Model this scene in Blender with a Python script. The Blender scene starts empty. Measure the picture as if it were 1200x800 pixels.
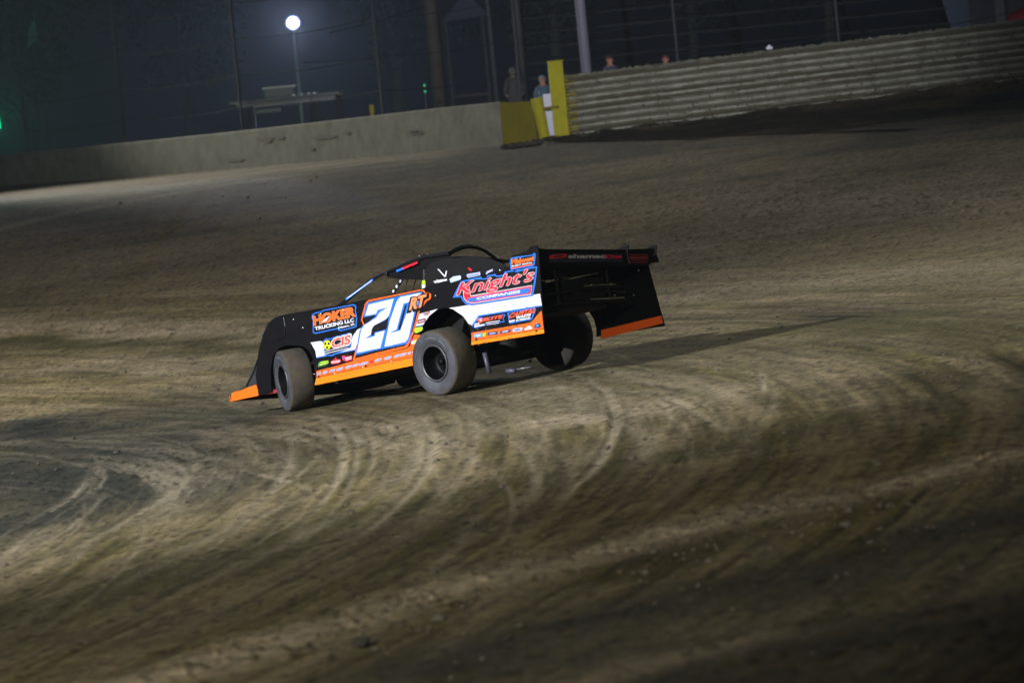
import bpy, bmesh, math, random
import numpy as np
from mathutils import Vector, Matrix
random.seed(5)
SC = bpy.context.scene
COL = SC.collection
R = math.radians

# ------------------------------------------------------------------ camera
F_PX, ROLL, PITCH, CAM_H = 4870.0, R(5.5), R(3.34), 3.2
cam = bpy.data.cameras.new('camera'); cam_o = bpy.data.objects.new('camera', cam); COL.objects.link(cam_o)
_f = Vector((0, math.cos(PITCH), -math.sin(PITCH))); _u0 = Vector((0, math.sin(PITCH), math.cos(PITCH))); _r0 = Vector((1, 0, 0))
_r = math.cos(ROLL)*_r0 - math.sin(ROLL)*_u0
_u = math.sin(ROLL)*_r0 + math.cos(ROLL)*_u0
M = Matrix((( _r.x, _u.x, -_f.x, 0), (_r.y, _u.y, -_f.y, 0), (_r.z, _u.z, -_f.z, CAM_H), (0, 0, 0, 1)))
cam_o.matrix_world = M
cam.sensor_width = 36; cam.lens = 36*F_PX/1200
cam.clip_start = 0.5; cam.clip_end = 2000
cam.dof.use_dof = True; cam.dof.focus_distance = 48.5; cam.dof.aperture_fstop = 2.8
SC.camera = cam_o
SC.render.resolution_x, SC.render.resolution_y = 1024, 682

# ------------------------------------------------------------------ night sky
w = bpy.data.worlds.new('World'); SC.world = w; w.use_nodes = True
nt = w.node_tree; bg = nt.nodes['Background']
sky = nt.nodes.new('ShaderNodeTexSky'); sky.sky_type = 'NISHITA'; sky.sun_disc = False
sky.sun_elevation = R(-4); sky.sun_rotation = R(200)
mx = nt.nodes.new('ShaderNodeMixRGB'); mx.blend_type = 'MIX'; mx.inputs[0].default_value = .85
mx.inputs[2].default_value = (.28, .42, .7, 1)
nt.links.new(sky.outputs[0], mx.inputs[1]); nt.links.new(mx.outputs[0], bg.inputs[0])
bg.inputs[1].default_value = 0.005
SC.view_settings.view_transform = 'Standard'; SC.view_settings.look = 'None'
SC.view_settings.exposure = 0.0; SC.view_settings.gamma = 1.0; SC.view_settings.use_curve_mapping = False
SC.cycles.volume_bounces = 0; SC.cycles.max_bounces = 5; SC.cycles.diffuse_bounces = 2; SC.cycles.glossy_bounces = 3
SC.cycles.use_denoising = True

# ------------------------------------------------------------------ the track's floodlights (masts outside the picture) and added fill spots
def spot(name, loc, aim, power, size, blend, col, rad=.5):
    l = bpy.data.lights.new(name, 'SPOT'); o = bpy.data.objects.new(name, l); COL.objects.link(o)
    o.location = loc; d = Vector(aim) - Vector(loc)
    o.rotation_euler = d.to_track_quat('-Z', 'Y').to_euler()
    l.energy = power; l.spot_size = R(size); l.spot_blend = blend; l.color = col; l.shadow_soft_size = rad
    return o
# the car key: mast in the infield behind the photographer's left shoulder
spot('floodlight_infield', (-35, 16, 18.0), (-5.2, 45.5, .3), 195000, 45, 1.0, (.93, .95, 1), .18)
# mast beyond the turn at the right, throws shadows to the left and toward the lens
spot('floodlight_turn', (44, 103, 26), (-5, 45, 0), 100000, 19, 1.0, (1, .96, .80), .18)
# pools further round the turn; c and f are added as fill
spot('floodlight_pool_a', (-30, 30, 15), (-10, 66, .6), 125000, 21, 1.0, (1, .95, .82), .5)
spot('floodlight_pool_b', (36, 92, 16), (8, 52, 1), 17000, 28, 1.0, (1, .93, .80), .5)
spot('fill_spot_c', (-12, -12, 14), (-1.8, 26, 0), 72000, 22, 1.0, (1, .97, .82), .5)
spot('floodlight_pool_d', (-38, 40, 16), (-7.6, 58, 0), 90000, 13, 1.0, (1, .95, .84), .4)
spot('floodlight_pool_e', (-30, 8, 17), (.4, 37.5, 0), 30000, 12, 1.0, (.98, .97, .9), .4)
spot('fill_spot_f', (-34, 64, 16), (-9.5, 86, 1.2), 22000, 24, 1.0, (1, .95, .85), .4)
# unseen spots added and kept low to brighten the walls alone
spot('fill_wall', (0, 44, 8.5), (4.6, 100, 5.4), 62000, 18.5, 1.0, (.95, .96, 1), .5)
spot('fill_wall_far', (-22, 70, 9), (-7, 117, 4.4), 13500, 38, 1.0, (.86, .95, .80), .5)
spot('backlight_spot', (-30, 150, 14.0), (-5.5, 105, 1.6), 150000, 17, 1.0, (1, .96, .84), .3)  # added backlight standing in for the visible lamp's throw over the wall
LAMP_W, GREEN_W, HAZE = 20000, 2400, .0003


# ------------------------------------------------------------------ measured outlines, metres, car's own frame
SIDE = [(1.283, 1.06), (1.22, 1.06), (0.234, 1.015), (-0.221, 1.007), (-1.212, 0.976), (-1.303, 0.995), (-1.697, 0.999), (-2.124, 0.987), (-2.435, 0.979), (-2.647, 0.987), (-2.711, 1.096), (-3.089, 1.108), (-3.142, 1.095), (-3.053, 0.181), (-1.869, 0.228), (-1.886, 0.312), (-1.868, 0.43), (-1.792, 0.553), (-1.668, 0.65), (-1.52, 0.703), (-1.36, 0.703), (-1.217, 0.648), (-1.095, 0.55), (-1.008, 0.417), (-0.952, 0.142), (0.889, 0.168), (0.858, 0.319), (0.857, 0.47), (0.912, 0.578), (0.993, 0.641), (1.142, 0.679), (1.31, 0.704), (1.44, 0.688), (1.567, 0.616), (1.646, 0.465), (1.684, 0.206), (1.926, 0.2), (1.932, 0.436), (1.819, 0.705), (1.7, 0.891), (1.581, 1.005), (1.443, 1.054)]
FLANK = [(1.817, 0.715), (1.932, 0.436), (1.926, 0.2), (2.459, 0.204), (2.414, 0.3), (2.204, 0.332), (1.999, 0.537)]
ORANGE_NOSE = [(1.954, 0.331), (1.918, 0.197), (2.462, 0.201), (2.423, 0.296)]
DECALS = [
  ['livery_stripe', 'white stripe ahead of the door number', [['p', 'white', [(0.862, 0.671), (0.678, 0.659), (0.608, 0.623), (0.2, 0.591), (0.117, 0.623), (0.011, 0.691), (-0.098, 0.704), (0.103, 0.467), (0.792, 0.485), (0.799, 0.561)]], ['p', 'blue', [(0.792, 0.485), (0.102, 0.473), (0.109, 0.464), (0.791, 0.473)]]]],
  ['livery_stripe', 'white stripe in front of the rear wheel arch', [['p', 'white', [(-0.987, 0.576), (-1.074, 0.702), (-1.391, 0.71), (-1.234, 0.655), (-1.114, 0.571)]], ['p', 'blue', [(-0.987, 0.576), (-1.114, 0.571), (-1.106, 0.563), (-0.981, 0.568)]]]],
  ['livery_stripe', 'broad white stripe across the rear quarter', [['p', 'white', [(-1.643, 0.666), (-1.575, 0.69), (-1.704, 0.683), (-3.072, 0.613), (-3.074, 0.485), (-2.046, 0.535), (-1.913, 0.443), (-1.861, 0.47), (-1.8, 0.557)]], ['p', 'blue', [(-3.074, 0.485), (-3.074, 0.472), (-2.057, 0.519), (-1.92, 0.422), (-1.913, 0.443), (-2.046, 0.535)]], ['p', 'grey', [(-2.053, 0.637), (-3.073, 0.579), (-3.073, 0.572), (-2.051, 0.627)]], ['p', 'grey', [(-2.185, 0.588), (-3.071, 0.542), (-3.071, 0.536), (-2.183, 0.578)]]]],
  ['rocker_stripe', 'red orange strip low on the door', [['p', 'orange', [(0.824, 0.329), (0.475, 0.335), (0.151, 0.349), (-0.784, 0.349), (-0.844, 0.369), (-0.946, 0.487), (-1.051, 0.464), (-1.007, 0.368), (-0.974, 0.238), (0.84, 0.254)]], ['p', 'black', [(0.84, 0.256), (-0.974, 0.239), (-0.973, 0.234), (0.841, 0.249)]], ['p', 'amber', [(0.843, 0.249), (-0.973, 0.234), (-0.955, 0.144), (0.89, 0.17)]]]],
  ['rocker_stripe', 'red orange strip low on the rear quarter', [['p', 'orange', [(-1.892, 0.361), (-2.861, 0.324), (-3.055, 0.427), (-3.053, 0.233), (-1.873, 0.269)]], ['p', 'black', [(-1.874, 0.271), (-3.054, 0.23), (-3.054, 0.224), (-1.873, 0.266)]], ['p', 'amber', [(-1.873, 0.266), (-3.054, 0.224), (-3.056, 0.178), (-1.865, 0.226)]]]],
  ['number_decal', 'large white number 20 edged in blue and orange on the door', [['p', 'orange', [(-0.177, 0.956), (-0.219, 0.984), (-0.257, 0.993), (-1.174, 0.969), (-1.211, 0.954), (-1.226, 0.921), (-1.29, 0.913), (-1.317, 0.891), (-1.315, 0.858), (-1.285, 0.831), (-1.237, 0.827), (-1.142, 0.762), (-1.09, 0.73), (-1.008, 0.603), (-0.958, 0.529), (-0.866, 0.421), (-0.801, 0.361), (-0.499, 0.354), (0.153, 0.344), (0.156, 0.368), (0.035, 0.541), (-0.062, 0.679), (-0.103, 0.729), (-0.074, 0.789)]], ['p', 'black', [(-0.198, 0.943), (-0.245, 0.973), (-1.161, 0.955), (-1.198, 0.931), (-1.206, 0.904), (-1.275, 0.897), (-1.288, 0.877), (-1.268, 0.846), (-1.218, 0.844), (-1.113, 0.77), (-1.064, 0.736), (-0.972, 0.597), (-0.928, 0.534), (-0.831, 0.421), (-0.77, 0.384), (-0.237, 0.38), (0.124, 0.37), (0.007, 0.536), (-0.09, 0.675), (-0.128, 0.726), (-0.099, 0.788)]], ['p', 'blue', [(-0.126, 0.811), (-0.163, 0.887), (-0.229, 0.965), (-0.738, 0.953), (-0.8, 0.956), (-1.179, 0.942), (-1.164, 0.886), (-1.038, 0.749), (-0.876, 0.472), (-0.845, 0.425), (-0.782, 0.399), (-0.377, 0.408), (0.099, 0.406), (0.084, 0.442), (-0.029, 0.673), (-0.103, 0.726), (-0.187, 0.742), (-0.331, 0.79), (-0.352, 0.805)]], ['p', 'white', [(-0.159, 0.823), (-0.246, 0.941), (-0.694, 0.939), (-0.578, 0.769), (-0.51, 0.733), (-0.302, 0.693), (-0.246, 0.663), (-0.214, 0.597), (-0.096, 0.566), (-0.28, 0.57), (-0.297, 0.602), (-0.466, 0.608), (-0.35, 0.424), (0.069, 0.428), (-0.062, 0.679), (-0.129, 0.722), (-0.347, 0.774), (-0.414, 0.822), (-0.577, 0.86), (-0.393, 0.857), (-0.349, 0.817)]], ['p', 'black', [(-0.284, 0.69), (-0.489, 0.719), (-0.561, 0.754), (-0.512, 0.633), (-0.486, 0.616), (-0.281, 0.616), (-0.261, 0.583), (-0.218, 0.587), (-0.243, 0.651)]], ['p', 'blue', [(-0.691, 0.94), (-0.736, 0.953), (-0.579, 0.699), (-0.421, 0.421), (-0.349, 0.421), (-0.466, 0.608), (-0.504, 0.617), (-0.569, 0.759)]], ['p', 'white', [(-0.421, 0.425), (-0.574, 0.7), (-0.718, 0.882), (-0.757, 0.916), (-0.811, 0.939), (-1.153, 0.931), (-1.136, 0.885), (-1.031, 0.78), (-0.876, 0.507), (-0.844, 0.454), (-0.789, 0.424)]], ['p', 'blue', [(-0.847, 0.859), (-0.956, 0.861), (-0.975, 0.847), (-0.938, 0.806), (-0.892, 0.761), (-0.73, 0.565), (-0.53, 0.565), (-0.672, 0.591)]], ['p', 'black', [(-0.867, 0.835), (-0.906, 0.84), (-0.737, 0.581), (-0.691, 0.58)]], ['t', 'black', 'RT', (-0.918, 0.759), (-0.265, 0.0), (-0.078, 0.139), 0.12], ['t', 'peach', 'RT', (-0.939, 0.774), (-0.241, 0.004), (-0.071, 0.124), 0.05]]],
  ['sponsor_decal', 'blue edged sign lettered HOKER TRUCKING LLC', [['p', 'blue', [(0.765, 0.987), (0.72, 0.997), (0.594, 0.994), (0.567, 1.005), (0.026, 0.987), (-0.015, 0.973), (-0.03, 0.946), (-0.011, 0.909), (-0.016, 0.821), (0.016, 0.724), (0.066, 0.72), (0.3, 0.716), (0.343, 0.732), (0.35, 0.751), (0.751, 0.753), (0.787, 0.768), (0.791, 0.796), (0.764, 0.918), (0.779, 0.945)]], ['p', 'black', [(0.747, 0.978), (0.711, 0.985), (0.587, 0.984), (0.562, 0.994), (0.036, 0.976), (0.0, 0.963), (-0.011, 0.944), (0.008, 0.909), (0.003, 0.824), (0.032, 0.737), (0.071, 0.733), (0.297, 0.728), (0.326, 0.74), (0.329, 0.763), (0.741, 0.766), (0.77, 0.778), (0.773, 0.799), (0.745, 0.915), (0.759, 0.942)]], ['t', 'peach', 'HOKER', (0.749, 0.858), (-0.729, -0.006), (-0.007, 0.107), 0.06], ['t', 'orange', 'HOKER', (0.749, 0.858), (-0.729, -0.006), (-0.007, 0.107), 0.03], ['p', 'white', [(0.611, 0.867), (0.547, 0.897), (0.475, 0.917), (0.458, 0.908), (0.512, 0.879), (0.584, 0.859)]], ['t', 'white', 'TRUCKING LLC', (0.739, 0.793), (-0.697, -0.003), (0.0, 0.041), 0.04], ['t', 'white', 'Dixon, IA', (0.324, 0.747), (-0.287, 0.003), (-0.001, 0.025), 0.04]]],
  ['sponsor_decal', 'black badge with yellow trefoil disc lettered CIS', [['p', 'blue', [(0.638, 0.647), (0.583, 0.677), (0.49, 0.66), (0.45, 0.669), (0.152, 0.676), (0.116, 0.661), (0.11, 0.636), (0.13, 0.595), (0.16, 0.506), (0.523, 0.457), (0.616, 0.475), (0.64, 0.497), (0.637, 0.56), (0.648, 0.599)]], ['p', 'black', [(0.62, 0.64), (0.573, 0.663), (0.498, 0.649), (0.443, 0.658), (0.162, 0.662), (0.138, 0.651), (0.13, 0.632), (0.154, 0.592), (0.177, 0.515), (0.527, 0.473), (0.595, 0.483), (0.621, 0.505), (0.622, 0.557), (0.633, 0.597)]], ['p', 'yellow', [(0.5, 0.586), (0.507, 0.57), (0.52, 0.556), (0.537, 0.547), (0.557, 0.542), (0.578, 0.542), (0.599, 0.548), (0.616, 0.559), (0.628, 0.573), (0.634, 0.589), (0.634, 0.607), (0.627, 0.623), (0.615, 0.637), (0.597, 0.647), (0.577, 0.651), (0.556, 0.651), (0.536, 0.645), (0.519, 0.635), (0.506, 0.62), (0.5, 0.604)]], ['p', 'black', [(0.55, 0.555), (0.576, 0.554), (0.6, 0.563), (0.577, 0.587), (0.57, 0.584), (0.562, 0.584)]], ['p', 'black', [(0.619, 0.606), (0.608, 0.625), (0.587, 0.637), (0.573, 0.609), (0.579, 0.605), (0.583, 0.599)]], ['p', 'black', [(0.532, 0.629), (0.517, 0.611), (0.514, 0.59), (0.551, 0.595), (0.552, 0.601), (0.557, 0.606)]], ['t', 'white', 'CIS', (0.492, 0.548), (-0.342, 0.005), (-0.03, 0.108), 0.08], ['t', 'red2', 'CIS', (0.488, 0.55), (-0.33, 0.004), (-0.028, 0.1), 0.03], ['p', 'white', [(0.623, 0.53), (0.161, 0.538), (0.163, 0.53), (0.625, 0.521)]], ['p', 'white', [(0.617, 0.504), (0.193, 0.511), (0.195, 0.503), (0.616, 0.494)]]]],
  ['sponsor_decal', 'small green oval badge', [['p', 'dgreen', [(0.779, 0.399), (0.742, 0.425), (0.664, 0.426), (0.581, 0.411), (0.576, 0.388), (0.637, 0.374), (0.735, 0.366), (0.777, 0.367)]], ['p', 'lime', [(0.728, 0.42), (0.58, 0.416), (0.591, 0.407), (0.717, 0.408)]], ['p', 'lime', [(0.748, 0.398), (0.594, 0.395), (0.603, 0.387), (0.747, 0.385)]]]],
  ['sponsor_decal', 'small red and white badge', [['p', 'red', [(0.555, 0.397), (0.47, 0.416), (0.45, 0.438), (0.436, 0.413), (0.372, 0.397), (0.372, 0.37), (0.409, 0.357), (0.533, 0.364)]], ['p', 'white', [(0.54, 0.395), (0.382, 0.394), (0.381, 0.379), (0.407, 0.369), (0.529, 0.373)]], ['p', 'red', [(0.526, 0.385), (0.399, 0.386), (0.401, 0.379), (0.528, 0.378)]]]],
  ['sponsor_decal', 'small red white and blue badge', [['p', 'red', [(0.336, 0.433), (0.279, 0.431), (0.279, 0.412), (0.158, 0.413), (0.168, 0.365), (0.275, 0.358), (0.336, 0.383)]], ['p', 'blue', [(0.331, 0.42), (0.296, 0.421), (0.303, 0.387), (0.329, 0.393)]], ['p', 'white', [(0.28, 0.406), (0.17, 0.405), (0.172, 0.392), (0.283, 0.392)]], ['p', 'white', [(0.277, 0.383), (0.174, 0.385), (0.176, 0.376), (0.28, 0.371)]]]],
  ['sponsor_decal', None, [['p', 'lblue', [(0.823, 0.297), (0.805, 0.306), (0.741, 0.305), (0.744, 0.289), (0.762, 0.28), (0.827, 0.276)]], ['p', 'navy', [(0.817, 0.292), (0.749, 0.297), (0.75, 0.291), (0.818, 0.286)]]]],
  ['sponsor_decal', None, [['p', 'lblue', [(0.712, 0.297), (0.693, 0.306), (0.626, 0.305), (0.63, 0.289), (0.648, 0.28), (0.716, 0.277)]], ['p', 'navy', [(0.706, 0.293), (0.635, 0.297), (0.636, 0.291), (0.708, 0.286)]]]],
  ['sponsor_decal', None, [['p', 'lblue', [(0.595, 0.297), (0.572, 0.305), (0.489, 0.305), (0.493, 0.29), (0.515, 0.28), (0.599, 0.277)]], ['p', 'navy', [(0.589, 0.293), (0.498, 0.297), (0.499, 0.292), (0.59, 0.286)]]]],
  ['sponsor_decal', None, [['p', 'lblue', [(0.461, 0.297), (0.436, 0.305), (0.343, 0.305), (0.346, 0.29), (0.371, 0.28), (0.465, 0.277)]], ['p', 'navy', [(0.455, 0.293), (0.351, 0.297), (0.353, 0.292), (0.457, 0.287)]]]],
  ['sponsor_decal', None, [['p', 'lblue', [(0.303, 0.297), (0.279, 0.305), (0.189, 0.306), (0.192, 0.29), (0.217, 0.281), (0.307, 0.277)]], ['p', 'navy', [(0.298, 0.293), (0.197, 0.297), (0.198, 0.292), (0.299, 0.287)]]]],
  ['sponsor_decal', None, [['p', 'lblue', [(0.179, 0.297), (0.155, 0.305), (0.065, 0.306), (0.069, 0.29), (0.093, 0.281), (0.183, 0.277)]], ['p', 'navy', [(0.173, 0.293), (0.074, 0.297), (0.075, 0.292), (0.175, 0.287)]]]],
  ['sponsor_decal', None, [['p', 'lblue', [(0.055, 0.297), (0.023, 0.304), (-0.102, 0.306), (-0.099, 0.29), (-0.066, 0.281), (0.06, 0.277)]], ['p', 'navy', [(0.05, 0.293), (-0.094, 0.297), (-0.093, 0.292), (0.051, 0.287)]]]],
  ['sponsor_decal', None, [['p', 'red', [(-0.133, 0.298), (-0.146, 0.307), (-0.187, 0.306), (-0.184, 0.29), (-0.172, 0.28), (-0.129, 0.278)]], ['p', 'navy', [(-0.139, 0.293), (-0.179, 0.297), (-0.178, 0.292), (-0.138, 0.287)]]]],
  ['sponsor_decal', None, [['p', 'lblue', [(-0.223, 0.298), (-0.248, 0.306), (-0.339, 0.306), (-0.336, 0.29), (-0.311, 0.281), (-0.219, 0.278)]], ['p', 'navy', [(-0.229, 0.294), (-0.331, 0.298), (-0.33, 0.292), (-0.227, 0.287)]]]],
  ['sponsor_decal', None, [['p', 'lblue', [(-0.386, 0.298), (-0.413, 0.305), (-0.517, 0.306), (-0.514, 0.291), (-0.486, 0.282), (-0.382, 0.278)]], ['p', 'navy', [(-0.392, 0.294), (-0.509, 0.298), (-0.508, 0.293), (-0.39, 0.287)]]]],
  ['sponsor_decal', None, [['p', 'lblue', [(-0.556, 0.298), (-0.577, 0.306), (-0.654, 0.306), (-0.651, 0.291), (-0.63, 0.282), (-0.552, 0.278)]], ['p', 'navy', [(-0.562, 0.294), (-0.646, 0.298), (-0.645, 0.293), (-0.56, 0.288)]]]],
  ['sponsor_decal', None, [['p', 'lblue', [(-0.661, 0.298), (-0.685, 0.306), (-0.775, 0.306), (-0.772, 0.291), (-0.747, 0.282), (-0.657, 0.278)]], ['p', 'navy', [(-0.666, 0.294), (-0.767, 0.298), (-0.766, 0.293), (-0.665, 0.288)]]]],
  ['sponsor_decal', None, [['p', 'lblue', [(-0.797, 0.298), (-0.811, 0.308), (-0.857, 0.306), (-0.854, 0.291), (-0.84, 0.281), (-0.793, 0.279)]], ['p', 'navy', [(-0.803, 0.294), (-0.849, 0.298), (-0.848, 0.293), (-0.802, 0.288)]]]],
  ['sponsor_decal', None, [['p', 'lblue', [(-0.877, 0.298), (-0.893, 0.308), (-0.949, 0.307), (-0.946, 0.291), (-0.93, 0.282), (-0.873, 0.279)]], ['p', 'navy', [(-0.883, 0.294), (-0.941, 0.298), (-0.94, 0.293), (-0.882, 0.288)]]]],
  ['rub_mark', None, [['p', 'black', [(0.805, 0.269), (0.778, 0.268), (0.783, 0.247), (0.81, 0.248)]]]],
  ['rub_mark', None, [['p', 'black', [(-0.046, 0.272), (-0.072, 0.271), (-0.068, 0.25), (-0.042, 0.251)]]]],
  ['rub_mark', None, [['p', 'black', [(-0.896, 0.267), (-0.922, 0.266), (-0.918, 0.245), (-0.892, 0.246)]]]],
  ['sponsor_decal', 'lime green oval badge by the rear wheel arch', [['p', 'lime', [(-0.964, 0.54), (-0.99, 0.557), (-1.094, 0.553), (-1.107, 0.539), (-1.087, 0.512), (-0.978, 0.496), (-0.963, 0.508)]], ['p', 'green', [(-0.994, 0.533), (-1.078, 0.534), (-1.073, 0.526), (-0.995, 0.521)]]]],
  ['sponsor_decal', 'multicoloured badge on the orange strip', [['p', 'magenta', [(-0.883, 0.436), (-0.909, 0.442), (-0.918, 0.419), (-0.886, 0.418)]], ['p', 'lblue', [(-0.867, 0.404), (-0.919, 0.426), (-1.008, 0.415), (-0.972, 0.385), (-0.893, 0.382)]], ['p', 'lime', [(-0.907, 0.407), (-0.954, 0.425), (-0.983, 0.409), (-0.93, 0.392)]], ['p', 'magenta', [(-0.947, 0.374), (-0.978, 0.387), (-0.98, 0.363), (-0.959, 0.362)]]]],
  ['sponsor_decal', 'small dark red badge', [['p', 'dred', [(-1.141, 0.698), (-1.256, 0.704), (-1.262, 0.691), (-1.214, 0.67), (-1.154, 0.675)]], ['p', 'white', [(-1.158, 0.692), (-1.245, 0.695), (-1.242, 0.691), (-1.158, 0.686)]]]],
  ['sponsor_decal', 'small black rectangular badge', [['p', 'black', [(-1.037, 0.639), (-1.176, 0.639), (-1.165, 0.6), (-1.028, 0.594)]], ['p', 'dred', [(-1.046, 0.634), (-1.168, 0.635), (-1.159, 0.604), (-1.039, 0.599)]], ['p', 'white', [(-1.054, 0.619), (-1.155, 0.621), (-1.153, 0.613), (-1.052, 0.61)]]]],
  ['sponsor_decal', "large red lettering Knight's COMPANIES edged in blue", [['p', 'blue', [(-1.668, 0.794), (-1.836, 0.952), (-1.987, 0.953), (-2.181, 0.949), (-2.187, 0.926), (-2.264, 0.919), (-2.279, 0.946), (-2.418, 0.94), (-2.429, 0.917), (-2.542, 0.911), (-2.569, 0.94), (-2.703, 0.936), (-2.714, 0.913), (-2.768, 0.93), (-2.873, 0.92), (-2.967, 0.925), (-3.087, 0.912), (-3.087, 0.891), (-3.03, 0.741), (-2.964, 0.606), (-1.968, 0.657), (-1.867, 0.688), (-1.817, 0.739), (-1.803, 0.779)]], ['p', 'black', [(-1.723, 0.804), (-1.849, 0.935), (-2.066, 0.935), (-2.251, 0.905), (-2.304, 0.931), (-2.39, 0.924), (-2.427, 0.904), (-2.546, 0.893), (-2.586, 0.925), (-2.693, 0.922), (-2.763, 0.904), (-2.964, 0.907), (-3.066, 0.899), (-3.006, 0.754), (-2.943, 0.621), (-1.971, 0.671), (-1.883, 0.7), (-1.837, 0.744), (-1.827, 0.789)]], ['p', 'silver', [(-1.865, 0.908), (-1.968, 0.914), (-1.98, 0.769), (-2.975, 0.725), (-2.938, 0.624), (-1.972, 0.675), (-1.892, 0.704), (-1.849, 0.748), (-1.849, 0.813)]], ['p', 'red', [(-1.879, 0.892), (-1.966, 0.905), (-1.964, 0.757), (-2.965, 0.717), (-2.93, 0.634), (-1.973, 0.684), (-1.902, 0.71), (-1.864, 0.751), (-1.86, 0.802)]], ['p', 'black', [(-1.978, 0.894), (-2.99, 0.775), (-2.975, 0.727), (-1.975, 0.772)]], ['p', 'blue', [(-1.898, 0.744), (-2.938, 0.703), (-2.898, 0.648), (-1.976, 0.696), (-1.926, 0.708)]], ['t', 'silver', "Knight's", (-1.737, 0.812), (-1.235, -0.036), (-0.117, 0.13), 0.01], ['t', 'silver', "Knight's", (-1.761, 0.809), (-1.234, -0.036), (-0.117, 0.129), 0.01], ['t', 'silver', "Knight's", (-1.75, 0.818), (-1.235, -0.037), (-0.118, 0.129), 0.01], ['t', 'silver', "Knight's", (-1.747, 0.803), (-1.235, -0.036), (-0.118, 0.13), 0.01], ['t', 'red', "Knight's", (-1.749, 0.81), (-1.234, -0.036), (-0.117, 0.13), 0.012], ['t', 'white', 'COMPANIES', (-2.068, 0.706), (-0.702, -0.034), (-0.017, 0.028), 0.04]]],
  ['sponsor_decal', 'blue edged badge lettered Midwest SHEET METAL', [['p', 'blue', [(-2.673, 1.042), (-2.704, 1.073), (-2.797, 1.07), (-3.046, 1.05), (-3.065, 1.067), (-3.094, 1.057), (-3.087, 1.023), (-3.05, 0.927), (-2.677, 0.941), (-2.661, 0.955)]], ['p', 'black', [(-2.694, 1.038), (-2.714, 1.058), (-3.064, 1.041), (-3.034, 0.939), (-2.682, 0.952)]], ['t', 'peach', 'Midwest', (-2.697, 1.001), (-0.354, -0.016), (-0.011, 0.053), 0.06], ['t', 'orange', 'Midwest', (-2.697, 1.001), (-0.354, -0.016), (-0.011, 0.053), 0.03], ['t', 'white', 'SHEET METAL', (-2.689, 0.973), (-0.339, -0.013), (-0.002, 0.014), 0.05], ['p', 'red2', [(-2.687, 0.965), (-3.037, 0.951), (-3.032, 0.939), (-2.684, 0.951)]]]],
  ['sponsor_decal', 'pale smudged badge on the cockpit rim', [['p', 'lblue', [(-1.653, 1.003), (-1.713, 1.025), (-1.842, 1.018), (-1.852, 0.998), (-1.84, 0.972), (-1.672, 0.962)]], ['p', 'white', [(-1.731, 1.013), (-1.834, 1.008), (-1.83, 0.99), (-1.733, 0.991)]]]],
  ['sponsor_decal', 'lilac badge on the cockpit rim', [['p', 'lilac', [(-1.941, 0.997), (-1.958, 1.013), (-2.169, 1.003), (-2.167, 0.965), (-1.963, 0.969)]], ['p', 'blue', [(-1.967, 0.99), (-2.151, 0.986), (-2.148, 0.977), (-1.968, 0.981)]]]],
  ['sponsor_decal', 'pale angular badge on the cockpit rim', [['p', 'lilac', [(-2.257, 0.968), (-2.282, 0.992), (-2.379, 1.002), (-2.377, 0.981), (-2.305, 0.97), (-2.268, 0.959)]]]],
  ['sponsor_decal', 'badge with red emblem lettered ELITE', [['p', 'blue', [(-1.949, 0.41), (-1.97, 0.458), (-2.021, 0.5), (-2.077, 0.51), (-2.136, 0.486), (-2.474, 0.481), (-2.479, 0.465), (-2.444, 0.438), (-2.452, 0.397), (-2.141, 0.406), (-1.969, 0.399)]], ['p', 'black', [(-1.962, 0.419), (-1.98, 0.453), (-2.03, 0.492), (-2.075, 0.501), (-2.134, 0.477), (-2.46, 0.474), (-2.434, 0.44), (-2.443, 0.406), (-2.137, 0.414), (-1.981, 0.407)]], ['p', 'red2', [(-2.019, 0.486), (-2.043, 0.501), (-2.096, 0.497), (-2.115, 0.479), (-2.102, 0.452), (-2.063, 0.443), (-2.034, 0.459)]], ['p', 'white', [(-2.056, 0.484), (-2.083, 0.487), (-2.096, 0.474), (-2.078, 0.463)]], ['t', 'red2', 'ELITE', (-2.119, 0.456), (-0.3, -0.011), (-0.028, 0.033), 0.05], ['p', 'white', [(-1.974, 0.45), (-2.054, 0.452), (-2.046, 0.435), (-1.965, 0.435)]], ['p', 'white', [(-1.964, 0.43), (-2.134, 0.425), (-2.131, 0.408), (-1.961, 0.412)]], ['p', 'white', [(-2.157, 0.435), (-2.389, 0.425), (-2.385, 0.416), (-2.155, 0.425)]], ['p', 'white', [(-2.174, 0.413), (-2.373, 0.401), (-2.37, 0.396), (-2.173, 0.406)]]]],
  ['sponsor_decal', 'badge lettered CAPITAL WASTE', [['p', 'blue', [(-2.517, 0.484), (-2.561, 0.491), (-2.975, 0.474), (-2.975, 0.448), (-2.941, 0.407), (-2.893, 0.354), (-2.534, 0.363), (-2.52, 0.394)]], ['p', 'black', [(-2.542, 0.478), (-2.569, 0.483), (-2.961, 0.466), (-2.96, 0.45), (-2.92, 0.41), (-2.88, 0.365), (-2.542, 0.373), (-2.536, 0.398)]], ['t', 'red2', 'CAPITAL', (-2.526, 0.425), (-0.429, 0.002), (-0.047, 0.048), 0.05], ['t', 'white', 'WASTE', (-2.641, 0.398), (-0.234, -0.007), (-0.02, 0.031), 0.05], ['p', 'white', [(-2.531, 0.399), (-2.625, 0.395), (-2.619, 0.378), (-2.529, 0.377)]], ['p', 'white', [(-2.64, 0.39), (-2.883, 0.38), (-2.875, 0.367), (-2.64, 0.375)]]]],
  ['sponsor_decal', 'blue and white strip badge', [['p', 'sky', [(-1.933, 0.341), (-2.07, 0.33), (-2.059, 0.289), (-1.927, 0.302)]], ['p', 'white', [(-1.957, 0.322), (-2.04, 0.32), (-2.036, 0.308), (-1.956, 0.311)]]]],
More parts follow.
